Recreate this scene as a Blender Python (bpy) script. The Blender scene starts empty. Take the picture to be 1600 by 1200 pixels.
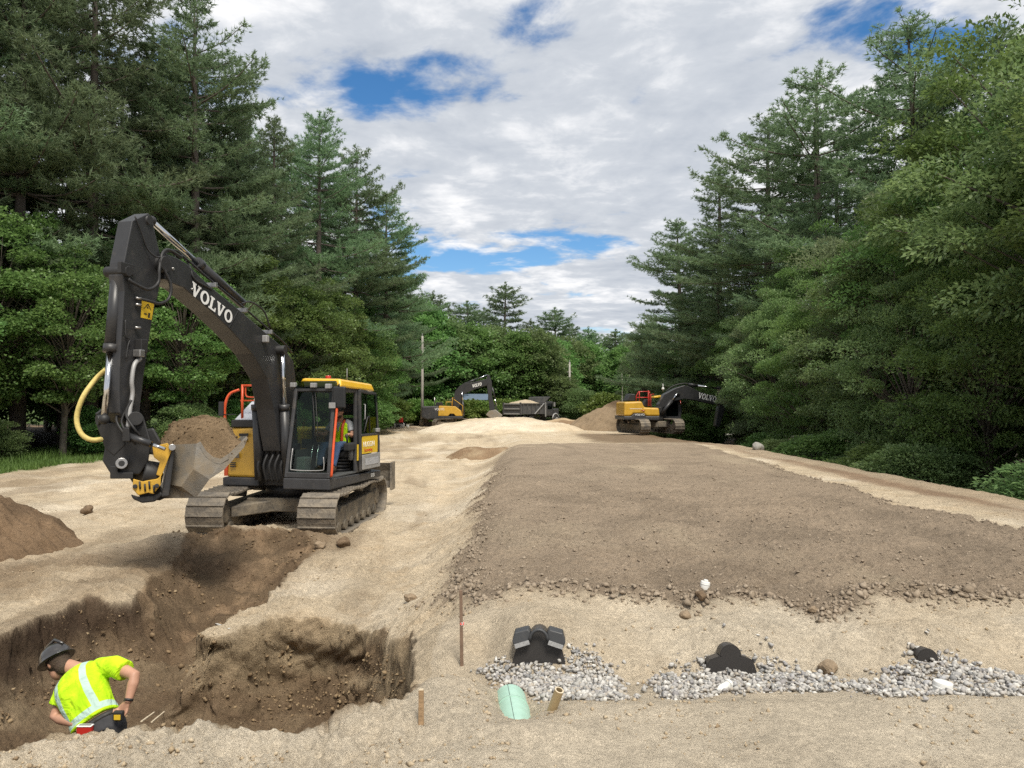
import bpy, math, random
import numpy as np
from mathutils import Vector, Matrix

# ------------------------------------------------------------------ camera, world, sun, exposure
SC = bpy.context.scene
COL = SC.collection
R = math.radians
FPX, CX, CY, HORIZON = 1180.0, 800.0, 600.0, 630.0      # focal length and horizon of the 1600x1200 photograph
CAM = Vector((0.0, 0.0, 2.45))
PITCH = math.atan((HORIZON - CY) / FPX)
cd = bpy.data.cameras.new('camera'); cam = bpy.data.objects.new('camera', cd); COL.objects.link(cam)
cd.sensor_width = 36.0; cd.lens = FPX / 1600.0 * 36.0; cd.clip_start = 0.05; cd.clip_end = 3000.0
cam.location = CAM; cam.rotation_euler = (math.pi / 2 + PITCH, 0, 0)
SC.camera = cam
SC.render.resolution_x, SC.render.resolution_y = 1024, 768

SUN_DIR = Vector((0.22, -0.58, 1.0)).normalized()         # towards the sun, high behind the photographer
world = bpy.data.worlds.new('World'); SC.world = world; world.use_nodes = True
def build_world():
    nt = world.node_tree; N = nt.nodes; L = nt.links
    for n in list(N): N.remove(n)
    def nd(t, **k):
        n = N.new(t)
        for a, b in k.items(): setattr(n, a, b)
        return n
    def mth(op, a, b=None, c=None, clamp=False):
        n = nd('ShaderNodeMath', operation=op, use_clamp=clamp)
        for i, v in enumerate((a, b, c)):
            if v is None: continue
            if isinstance(v, (int, float)): n.inputs[i].default_value = v
            else: L.new(v, n.inputs[i])
        return n.outputs[0]
    out = nd('ShaderNodeOutputWorld')
    sky = nd('ShaderNodeTexSky', sky_type='NISHITA', sun_disc=False)
    sky.sun_elevation = math.asin(SUN_DIR.z); sky.sun_rotation = math.atan2(SUN_DIR.x, SUN_DIR.y)
    sky.air_density = 1.0; sky.dust_density = 0.3; sky.ozone_density = 2.2; sky.altitude = 200
    bsky = nd('ShaderNodeBackground'); bsky.inputs[1].default_value = 0.07
    hs = nd('ShaderNodeHueSaturation'); hs.inputs['Saturation'].default_value = 1.3
    L.new(sky.outputs[0], hs.inputs['Color']); L.new(hs.outputs[0], bsky.inputs[0])
    tc = nd('ShaderNodeTexCoord'); sp = nd('ShaderNodeSeparateXYZ'); L.new(tc.outputs['Generated'], sp.inputs[0])
    z = mth('MAXIMUM', sp.outputs[2], 0.03)
    zz = mth('ADD', z, 0.07)
    cx = mth('DIVIDE', sp.outputs[0], zz); cy = mth('DIVIDE', sp.outputs[1], zz)
    cb = nd('ShaderNodeCombineXYZ'); L.new(cx, cb.inputs[0]); L.new(cy, cb.inputs[1])
    def noise(scale, detail, rough, off, dist=0.0):
        m = nd('ShaderNodeVectorMath', operation='ADD'); L.new(cb.outputs[0], m.inputs[0]); m.inputs[1].default_value = off
        n = nd('ShaderNodeTexNoise'); n.inputs['Scale'].default_value = scale; n.inputs['Detail'].default_value = detail
        n.inputs['Roughness'].default_value = rough; n.inputs['Distortion'].default_value = dist
        L.new(m.outputs[0], n.inputs['Vector']); return n.outputs['Fac']
    n1 = noise(1.7, 9, 0.56, (3.1, 7.7, 0.4), 0.25)
    n2 = noise(5.0, 8, 0.60, (9.1, 2.3, 5.4), 0.3)
    n3 = noise(0.95, 8, 0.58, (1.4, 12.0, 3.2), 0.5)
    cover = mth('ADD', mth('MULTIPLY', n1, 0.75), mth('MULTIPLY', n2, 0.25))
    # breaks in the cloud deck, given on the cloud layer
    def P(px, py):
        zz = (HORIZON - py) / FPX; xx = (px - CX) / FPX; l = math.sqrt(1 + xx * xx + zz * zz)
        xx, yy, zz = xx / l, 1 / l, zz / l
        return (xx / (zz + .07), yy / (zz + .07), 0)
    tot = None
    for (a, b, r, s) in ((600, 145, .26, .19), (545, 150, .20, .14), (665, 90, .20, .14), (700, 60, .16, .09), (825, 8, .16, .21),
                         (690, 408, .42, .24), (780, 392, .30, .16), (860, 388, .38, .20), (640, 425, .32, .18), (1400, 30, .22, .23), (1440, 60, .24, .24), (1310, 12, .13, .18),
                         (900, 392, .3, .12), (1250, 40, .12, .07), (-300, 200, .5, .2), (2000, 120, .4, .2)):
        d = nd('ShaderNodeVectorMath', operation='DISTANCE'); L.new(cb.outputs[0], d.inputs[0]); d.inputs[1].default_value = P(a, b)
        q = mth('DIVIDE', d.outputs['Value'], r)
        g = mth('MULTIPLY', mth('EXPONENT', mth('MULTIPLY', mth('MULTIPLY', q, q), -1.0)), s)
        tot = g if tot is None else mth('MAXIMUM', tot, g)
    cover = mth('SUBTRACT', cover, tot)
    mr = nd('ShaderNodeMapRange', interpolation_type='SMOOTHSTEP'); L.new(cover, mr.inputs[0])
    mr.inputs[1].default_value = 0.30; mr.inputs[2].default_value = 0.42
    # cloud tone: grey bases, white tops
    tone = nd('ShaderNodeValToRGB'); e = tone.color_ramp.elements
    e[0].position = .38; e[0].color = (.54, .59, .67, 1); e[1].position = .60; e[1].color = (1.10, 1.10, 1.11, 1)
    m = e.new(.50); m.color = (.70, .74, .80, 1)
    L.new(mth('ADD', mth('MULTIPLY', n3, 0.66), mth('MULTIPLY', n2, 0.34)), tone.inputs[0])
    bcl = nd('ShaderNodeBackground'); bcl.inputs[1].default_value = 0.47; L.new(tone.outputs[0], bcl.inputs[0])
    mx = nd('ShaderNodeMixShader'); L.new(mr.outputs[0], mx.inputs[0]); L.new(bsky.outputs[0], mx.inputs[1]); L.new(bcl.outputs[0], mx.inputs[2])
    L.new(mx.outputs[0], out.inputs[0])
build_world()
sl = bpy.data.lights.new('sun', 'SUN'); so = bpy.data.objects.new('sun', sl); COL.objects.link(so)
sl.energy = 2.3; sl.angle = R(20); sl.color = (1.0, 0.94, 0.83)
so.rotation_euler = SUN_DIR.to_track_quat('Z', 'Y').to_euler(); so.location = (0, 0, 40)
SC.view_settings.view_transform = 'Standard'; SC.view_settings.look = 'None'
SC.view_settings.exposure = 1.0; SC.view_settings.gamma = 1.0; SC.view_settings.use_curve_mapping = False
SC.cycles.use_denoising = False; SC.cycles.blur_glossy = 1.0; SC.cycles.sample_clamp_indirect = 4.0
SC.cycles.max_bounces = 8; SC.cycles.diffuse_bounces = 4; SC.cycles.glossy_bounces = 2; SC.cycles.transmission_bounces = 4
SC.cycles.transparent_max_bounces = 8; SC.cycles.caustics_reflective = False; SC.cycles.caustics_refractive = False

# ------------------------------------------------------------------ pixel -> direction
FW = Vector((0, math.cos(PITCH), math.sin(PITCH))); UP = Vector((0, -math.sin(PITCH), math.cos(PITCH)))
def ray(px, py):
    return Vector((1, 0, 0)) * ((px - CX) / FPX) + UP * ((CY - py) / FPX) + FW
def at(px, py, y):
    d = ray(px, py); return CAM + d * (y / d.y)

# ------------------------------------------------------------------ numpy noise
def _hash(ix, iy, seed):
    h = (ix.astype(np.int64) * 374761393 + iy.astype(np.int64) * 668265263 + seed * 1442695041) & 0xffffffff
    h = ((h ^ (h >> 13)) * 1274126177) & 0xffffffff
    h = (h ^ (h >> 16)) & 0xffffffff
    return h.astype(np.float64) / 0x7fffffff - 1.0
def vnoise(x, y, seed=0):
    xf = np.floor(x); yf = np.floor(y); u = x - xf; v = y - yf
    u = u * u * (3 - 2 * u); v = v * v * (3 - 2 * v)
    xi = xf.astype(np.int64); yi = yf.astype(np.int64)
    a = _hash(xi, yi, seed); b = _hash(xi + 1, yi, seed); c = _hash(xi, yi + 1, seed); d = _hash(xi + 1, yi + 1, seed)
    return (a * (1 - u) + b * u) * (1 - v) + (c * (1 - u) + d * u) * v
def fbm(x, y, oct=4, seed=0, gain=.5):
    s = 0; a = 1.0; t = 0
    for k in range(oct):
        s = s + a * vnoise(x * 2 ** k + 17.3 * k, y * 2 ** k - 9.1 * k, seed + k); t += a; a *= gain
    return s / t
def sstep(a, b, x):
    t = np.clip((x - a) / (b - a), 0, 1); return t * t * (3 - 2 * t)

# ------------------------------------------------------------------ materials
def tree_new(name):
    m = bpy.data.materials.new(name); m.use_nodes = True
    nt = m.node_tree
    for n in list(nt.nodes): nt.nodes.remove(n)
    out = nt.nodes.new('ShaderNodeOutputMaterial'); return m, nt, out
def mat(name, col, rough=.6, metal=0.0, var=.15, vscale=6.0, dust=0.0, dustcol=(.34, .27, .19), bump=0.0, bscale=60.0, coat=0.0, spec=.5):
    m, nt, out = tree_new(name); N = nt.nodes; L = nt.links
    b = N.new('ShaderNodeBsdfPrincipled'); L.new(b.outputs[0], out.inputs[0])
    b.inputs['Roughness'].default_value = rough; b.inputs['Metallic'].default_value = metal
    b.inputs['Coat Weight'].default_value = coat; b.inputs['Specular IOR Level'].default_value = spec
    tc = N.new('ShaderNodeTexCoord')
    n = N.new('ShaderNodeTexNoise'); n.inputs['Scale'].default_value = vscale; n.inputs['Detail'].default_value = 6; n.inputs['Roughness'].default_value = .65
    L.new(tc.outputs['Object'], n.inputs['Vector'])
    rp = N.new('ShaderNodeValToRGB'); e = rp.color_ramp.elements
    e[0].position = .3; e[1].position = .7
    e[0].color = tuple(c * (1 - var) for c in col) + (1,); e[1].color = tuple(min(1, c * (1 + var)) for c in col) + (1,)
    L.new(n.outputs['Fac'], rp.inputs[0]); src = rp.outputs[0]
    if dust > 0:
        n2 = N.new('ShaderNodeTexNoise'); n2.inputs['Scale'].default_value = 3.3; n2.inputs['Detail'].default_value = 8; n2.inputs['Roughness'].default_value = .7
        L.new(tc.outputs['Object'], n2.inputs['Vector'])
        mr = N.new('ShaderNodeMapRange'); mr.inputs[1].default_value = .62 - .35 * dust; mr.inputs[2].default_value = .80 - .18 * dust
        mr.inputs[3].default_value = .04; mr.inputs[4].default_value = min(1, dust * 1.5)
        L.new(n2.outputs['Fac'], mr.inputs[0])
        mx = N.new('ShaderNodeMix'); mx.data_type = 'RGBA'; mx.inputs['B'].default_value = dustcol + (1,)
        L.new(mr.outputs[0], mx.inputs['Factor']); L.new(src, mx.inputs['A']); src = mx.outputs['Result']
        ra = N.new('ShaderNodeMapRange'); ra.inputs[3].default_value = rough; ra.inputs[4].default_value = .9
        L.new(mr.outputs[0], ra.inputs[0]); L.new(ra.outputs[0], b.inputs['Roughness'])
    L.new(src, b.inputs['Base Color'])
    if bump > 0:
        n3 = N.new('ShaderNodeTexNoise'); n3.inputs['Scale'].default_value = bscale; n3.inputs['Detail'].default_value = 5
        L.new(tc.outputs['Object'], n3.inputs['Vector'])
        bp = N.new('ShaderNodeBump'); bp.inputs['Strength'].default_value = bump; bp.inputs['Distance'].default_value = .02
        L.new(n3.outputs['Fac'], bp.inputs['Height']); L.new(bp.outputs[0], b.inputs['Normal'])
    return m
def leaf_mat(name, c0, c1, trans=.28, rough=.55):
    m, nt, out = tree_new(name); N = nt.nodes; L = nt.links
    g = N.new('ShaderNodeNewGeometry'); oi = N.new('ShaderNodeObjectInfo'); tc = N.new('ShaderNodeTexCoord')
    n = N.new('ShaderNodeTexNoise'); n.inputs['Scale'].default_value = .45; n.inputs['Detail'].default_value = 3
    L.new(tc.outputs['Object'], n.inputs['Vector'])
    a = N.new('ShaderNodeMath'); a.operation = 'MULTIPLY_ADD'; a.inputs[1].default_value = .45
    L.new(g.outputs['Random Per Island'], a.inputs[0])
    q = N.new('ShaderNodeMath'); q.operation = 'MULTIPLY_ADD'; q.inputs[1].default_value = .9; q.inputs[2].default_value = -.2
    L.new(n.outputs['Fac'], q.inputs[0]); L.new(q.outputs[0], a.inputs[2])
    mx = N.new('ShaderNodeMix'); mx.data_type = 'RGBA'; mx.inputs['A'].default_value = c0 + (1,); mx.inputs['B'].default_value = c1 + (1,)
    L.new(a.outputs[0], mx.inputs['Factor'])
    hs = N.new('ShaderNodeHueSaturation'); L.new(mx.outputs['Result'], hs.inputs['Color'])
    v = N.new('ShaderNodeMapRange'); v.inputs[3].default_value = .75; v.inputs[4].default_value = 1.3; L.new(oi.outputs['Random'], v.inputs[0]); L.new(v.outputs[0], hs.inputs['Value'])
    h = N.new('ShaderNodeMapRange'); h.inputs[3].default_value = .472; h.inputs[4].default_value = .518; L.new(oi.outputs['Random'], h.inputs[0]); L.new(h.outputs[0], hs.inputs['Hue'])
    d = N.new('ShaderNodeBsdfPrincipled'); d.inputs['Roughness'].default_value = rough; d.inputs['Specular IOR Level'].default_value = .35
    t = N.new('ShaderNodeBsdfTranslucent')
    L.new(hs.outputs[0], d.inputs['Base Color']); L.new(hs.outputs[0], t.inputs['Color'])
    ms = N.new('ShaderNodeMixShader'); ms.inputs[0].default_value = trans
    L.new(d.outputs[0], ms.inputs[1]); L.new(t.outputs[0], ms.inputs[2]); L.new(ms.outputs[0], out.inputs[0])
    return m
def glass_mat(name, tint=(.75, .85, .82), clear=.72):
    m, nt, out = tree_new(name); N = nt.nodes; L = nt.links
    t = N.new('ShaderNodeBsdfTransparent'); t.inputs[0].default_value = tint + (1,)
    g = N.new('ShaderNodeBsdfGlossy'); g.inputs['Roughness'].default_value = .03; g.inputs[0].default_value = (.9, .9, .9, 1)
    f = N.new('ShaderNodeFresnel'); f.inputs[0].default_value = 1.5
    ad = N.new('ShaderNodeMath'); ad.operation = 'MULTIPLY_ADD'; ad.inputs[1].default_value = .4; ad.inputs[2].default_value = .0; L.new(f.outputs[0], ad.inputs[0])
    ms = N.new('ShaderNodeMixShader'); L.new(ad.outputs[0], ms.inputs[0]); L.new(t.outputs[0], ms.inputs[1]); L.new(g.outputs[0], ms.inputs[2])
    L.new(ms.outputs[0], out.inputs[0]); return m
def soil_mat(name, grain=1.0, bumpk=1.0):
    """Bare earth: hue from the 'zone' colour attribute, grain and fine relief from noise."""
    m, nt, out = tree_new(name); N = nt.nodes; L = nt.links
    b = N.new('ShaderNodeBsdfPrincipled'); b.inputs['Roughness'].default_value = .95; b.inputs['Specular IOR Level'].default_value = .15
    L.new(b.outputs[0], out.inputs[0])
    at_ = N.new('ShaderNodeAttribute'); at_.attribute_name = 'zone'
    tc = N.new('ShaderNodeTexCoord')
    def noise(s, d, r=.6):
        n = N.new('ShaderNodeTexNoise'); n.inputs['Scale'].default_value = s; n.inputs['Detail'].default_value = d; n.inputs['Roughness'].default_value = r
        L.new(tc.outputs['Object'], n.inputs['Vector']); return n.outputs['Fac']
    n1 = noise(1.3, 8, .68); n2 = noise(20, 6, .72); n3 = noise(75, 5, .85)
    def rng(src, lo, hi, a=.25, c=.75):
        q = N.new('ShaderNodeMapRange'); q.inputs[1].default_value = a; q.inputs[2].default_value = c; q.inputs[3].default_value = lo; q.inputs[4].default_value = hi
        L.new(src, q.inputs[0]); return q.outputs[0]
    def mul(a, c):
        q = N.new('ShaderNodeMath'); q.operation = 'MULTIPLY'; L.new(a, q.inputs[0]); L.new(c, q.inputs[1]); return q.outputs[0]
    f = mul(mul(rng(n1, .80, 1.18), rng(n2, .70, 1.28)), rng(n3, 1 - .42 * grain, 1 + .36 * grain))
    hs = N.new('ShaderNodeVectorMath'); hs.operation = 'SCALE'; L.new(at_.outputs['Color'], hs.inputs[0]); L.new(f, hs.inputs['Scale'])
    L.new(hs.outputs[0], b.inputs['Base Color'])
    b1 = N.new('ShaderNodeBump'); b1.inputs['Strength'].default_value = .9 * bumpk; b1.inputs['Distance'].default_value = .05; L.new(n2, b1.inputs['Height'])
    b2 = N.new('ShaderNodeBump'); b2.inputs['Strength'].default_value = .9 * bumpk; b2.inputs['Distance'].default_value = .016; L.new(n3, b2.inputs['Height']); L.new(b1.outputs[0], b2.inputs['Normal'])
    L.new(b2.outputs[0], b.inputs['Normal'])
    return m

# ------------------------------------------------------------------ mesh helpers
def tag(o, label=None, cat=None, group=None, kind=None):
    if label: o['label'] = label
    if cat: o['category'] = cat
    if group: o['group'] = group
    if kind: o['kind'] = kind
    return o
def empty(name, loc=(0, 0, 0), rz=0.0):
    o = bpy.data.objects.new(name, None); COL.objects.link(o); o.location = loc; o.rotation_euler = (0, 0, rz); o.empty_display_size = .3
    return o
def link(name, me, parent=None):
    o = bpy.data.objects.new(name, me); COL.objects.link(o); o.parent = parent; return o
def np_mesh(name, V, F, m, smooth=False, attrs=None):
    V = np.asarray(V, dtype=np.float32); F = np.asarray(F, dtype=np.int32); k = F.shape[1]
    me = bpy.data.meshes.new(name)
    me.vertices.add(len(V)); me.vertices.foreach_set('co', V.ravel())
    me.loops.add(F.size); me.loops.foreach_set('vertex_index', F.ravel())
    me.polygons.add(len(F)); me.polygons.foreach_set('loop_start', np.arange(0, F.size, k, dtype=np.int32))
    if smooth: me.polygons.foreach_set('use_smooth', np.ones(len(F), dtype=bool))
    me.update(calc_edges=True)
    if attrs is not None:
        for nm, C in attrs.items():
            a = me.color_attributes.new(nm, 'FLOAT_COLOR', 'POINT')
            a.data.foreach_set('color', np.concatenate([C, np.ones((len(C), 1))], 1).astype(np.float32).ravel())
    me.materials.append(m); return me
class MB:
    def __init__(s): s.v = []; s.f = []; s.sm = []
    def add(s, vs, fs, smooth=False):
        o = len(s.v); s.v += [tuple(p) for p in vs]
        for f in fs: s.f.append([i + o for i in f]); s.sm.append(smooth)
        return s
    def box(s, lo, hi, M=None):
        x0, y0, z0 = lo; x1, y1, z1 = hi
        vs = [Vector(p) for p in ((x0, y0, z0), (x1, y0, z0), (x1, y1, z0), (x0, y1, z0), (x0, y0, z1), (x1, y0, z1), (x1, y1, z1), (x0, y1, z1))]
        if M is not None: vs = [M @ p for p in vs]
        return s.add(vs, [(0, 3, 2, 1), (4, 5, 6, 7), (0, 1, 5, 4), (1, 2, 6, 5), (2, 3, 7, 6), (3, 0, 4, 7)])
    def prism(s, A, B):
        """closed solid between two matching polygons"""
        n = len(A); return s.add(list(A) + list(B), [tuple(range(n))[::-1], tuple(range(n, 2 * n))] + [(i, (i + 1) % n, n + (i + 1) % n, n + i) for i in range(n)])
    def tube(s, pts, rad, n=10, caps=True, smooth=True, flat=None):
        pts = [Vector(p) for p in pts]
        if not hasattr(rad, '__len__'): rad = [rad] * len(pts)
        t0 = (pts[1] - pts[0]).normalized(); u = t0.orthogonal().normalized(); o = len(s.v)
        for i, p in enumerate(pts):
            a = pts[max(i - 1, 0)]; b = pts[min(i + 1, len(pts) - 1)]
            t = (b - a).normalized() if (b - a).length > 1e-9 else t0
            u = (u - t * u.dot(t)); u = u.normalized() if u.length > 1e-6 else t.orthogonal().normalized(); w = t.cross(u)
            for k in range(n):
                c = 2 * math.pi * k / n; s.v.append(tuple(p + (u * math.cos(c) + w * math.sin(c)) * rad[i]))
        for i in range(len(pts) - 1):
            for k in range(n):
                a = o + i * n + k; b = o + i * n + (k + 1) % n; s.f.append([a, b, b + n, a + n]); s.sm.append(smooth)
        if caps:
            s.f.append([o + k for k in range(n)][::-1]); s.sm.append(False)
            e = o + (len(pts) - 1) * n; s.f.append([e + k for k in range(n)]); s.sm.append(False)
        return s
    def cyl(s, a, b, r, r2=None, n=16): return s.tube([a, b], [r, r if r2 is None else r2], n)
    def bar(s, a, b, w, h, up=(0, 0, 1)):
        """rectangular bar from a to b, w across, h along up"""
        a = Vector(a); b = Vector(b); t = (b - a).normalized(); up = Vector(up); x = t.cross(up)
        x = x.normalized() if x.length > 1e-5 else t.orthogonal().normalized(); y = x.cross(t)
        q = [(-w / 2, -h / 2), (w / 2, -h / 2), (w / 2, h / 2), (-w / 2, h / 2)]
        return s.prism([a + x * i + y * j for i, j in q], [b + x * i + y * j for i, j in q])
    def ball(s, c, r, n=10, M=None):
        c = Vector(c); r = Vector((r, r, r)) if not hasattr(r, '__len__') else Vector(r)
        o = len(s.v); rows = n; colsn = n * 2
        pts = []
        for i in range(rows + 1):
            th = math.pi * i / rows
            for k in range(colsn):
                ph = 2 * math.pi * k / colsn
                p = Vector((math.sin(th) * math.cos(ph) * r.x, math.sin(th) * math.sin(ph) * r.y, math.cos(th) * r.z))
                pts.append(c + (M @ p if M is not None else p))
        fs = []
        for i in range(rows):
            for k in range(colsn):
                a = i * colsn + k; b = i * colsn + (k + 1) % colsn
                if i == 0: fs.append((a, a + colsn, b + colsn))
                elif i == rows - 1: fs.append((a, a + colsn, b))
                else: fs.append((a, a + colsn, b + colsn, b))
        return s.add(pts, fs, True)
    def loft(s, rings, smooth=True):
        n = len(rings[0]); o = len(s.v)
        for r in rings: s.v += [tuple(p) for p in r]
        for i in range(len(rings) - 1):
            for k in range(n):
                a = o + i * n + k; b = o + i * n + (k + 1) % n; s.f.append([a, b, b + n, a + n]); s.sm.append(smooth)
        s.f.append([o + k for k in range(n)][::-1]); s.sm.append(smooth)
        e = o + (len(rings) - 1) * n; s.f.append([e + k for k in range(n)]); s.sm.append(smooth)
        return s
    def mesh(s, name, m):
        me = bpy.data.meshes.new(name); me.from_pydata(s.v, [], s.f); me.polygons.foreach_set('use_smooth', s.sm); me.update()
        import bmesh
        bm = bmesh.new(); bm.from_mesh(me); bmesh.ops.recalc_face_normals(bm, faces=bm.faces); bm.to_mesh(me); bm.free()
        me.materials.append(m); return me
    def build(s, name, m, parent=None, bevel=0.0):
        o = link(name, s.mesh(name, m), parent)
        if bevel > 0:
            b = o.modifiers.new('bevel', 'BEVEL'); b.width = bevel; b.segments = 2; b.limit_method = 'ANGLE'; b.angle_limit = R(35)
        return o
def text_mesh(txt, size, m, name='lettering', parent=None, M=None, depth=.002):
    c = bpy.data.curves.new(name, 'FONT'); c.body = txt; c.size = size; c.extrude = depth; c.align_x = 'LEFT'; c.resolution_u = 3
    o = bpy.data.objects.new(name + '_tmp', c); COL.objects.link(o)
    dg = bpy.context.evaluated_depsgraph_get(); me = bpy.data.meshes.new_from_object(o.evaluated_get(dg))
    bpy.data.objects.remove(o); bpy.data.curves.remove(c)
    me.materials.clear(); me.materials.append(m)
    q = link(name, me, parent)
    if M is not None: q.matrix_local = M
    return q
def dup(root, loc=None, rz=None, scale=None):
    c = root.copy(); COL.objects.link(c)
    if loc is not None: c.location = loc
    if rz is not None: c.rotation_euler = (0, 0, rz)
    if scale is not None: c.scale = scale if hasattr(scale, '__len__') else (scale,) * 3
    for ch in root.children:
        d = ch.copy(); COL.objects.link(d); d.parent = c
        for g in ch.children:
            e = g.copy(); COL.objects.link(e); e.parent = d
    return c
# ------------------------------------------------------------------ ground
PIT = np.array([(-5.75, 13.45), (-5.25, 11.9), (-4.95, 10.6), (-4.80, 9.55), (-5.42, 9.62), (-5.42, 7.9), (-5.3, 6.2), (-4.9, 4.4), (-3.4, 3.45),
                (-2.45, 3.62), (-2.08, 3.88), (-1.70, 4.0), (-1.2, 4.06), (-.72, 4.16), (-.58, 4.6), (-.70, 5.6), (-.82, 6.6), (-.98, 7.15), (-1.3, 7.85), (-1.62, 8.35), (-2.05, 8.62),
                (-2.6, 8.66), (-3.15, 8.15), (-3.42, 8.35), (-3.35, 8.9), (-3.12, 9.5), (-3.1, 10.4), (-3.2, 11.6), (-3.35, 12.7), (-3.75, 13.3), (-4.6, 13.0)])
def poly_sd(x, y, P):
    d2 = np.full(x.shape, 1e9); ins = np.zeros(x.shape, bool); n = len(P)
    for i in range(n):
        ax, ay = P[i]; bx, by = P[(i + 1) % n]; ex, ey = bx - ax, by - ay
        t = np.clip(((x - ax) * ex + (y - ay) * ey) / (ex * ex + ey * ey), 0, 1)
        d2 = np.minimum(d2, (x - ax - t * ex) ** 2 + (y - ay - t * ey) ** 2)
        c = (ay > y) != (by > y)
        ins ^= c & (x < (bx - ax) * (y - ay) / (by - ay + 1e-12) + ax)
    d = np.sqrt(d2); return np.where(ins, d, -d)
def pit_sd(x, y):
    d = np.full(x.shape, -9.0); k = (x > -7.5) & (x < .8) & (y > 2.2) & (y < 15)
    xx, yy = x[k], y[k]
    wx = xx + .13 * fbm(xx * 1.6, yy * 1.6, 4, 31); wy = yy + .13 * fbm(xx * 1.6, yy * 1.6, 4, 47)
    d[k] = poly_sd(wx, wy, PIT); return d
def gauss(x, y, cx, cy, rx, ry, rot=0.0):
    c, s = math.cos(rot), math.sin(rot); u = (x - cx) * c + (y - cy) * s; v = -(x - cx) * s + (y - cy) * c
    return np.exp(-(u / rx) ** 2 - (v / ry) ** 2)
def pad_left(y): return np.interp(y, [4, 6.5, 8, 16, 30, 45], [-.15, -.55, -.62, -.66, -.35, 0.1])
def dark_mask(x, y):
    w = .16 * fbm(x * 1.1, y * 1.1, 4, 5) + .05 * fbm(x * 6, y * 6, 3, 6)
    near = np.interp(x, [-1, -.5, .2, .9, 1.5, 2.2, 2.55, 3.2, 4.0, 5.5, 9], [7.15, 6.9, 6.98, 6.9, 6.62, 6.78, 6.25, 6.75, 6.72, 6.55, 6.5])
    a = np.minimum(np.minimum((x - pad_left(y) + w * 3.2 + .12 * fbm(x * 3, y * 2.2, 4, 7)) * 1.0, (y - near + w)), np.minimum((33.5 - y + w * 6) * .3, (np.interp(y, [6, 12, 30, 40], [7.2, 6.6, 7.7, 8.4]) - x + w * 2.5)))
    return a
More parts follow.
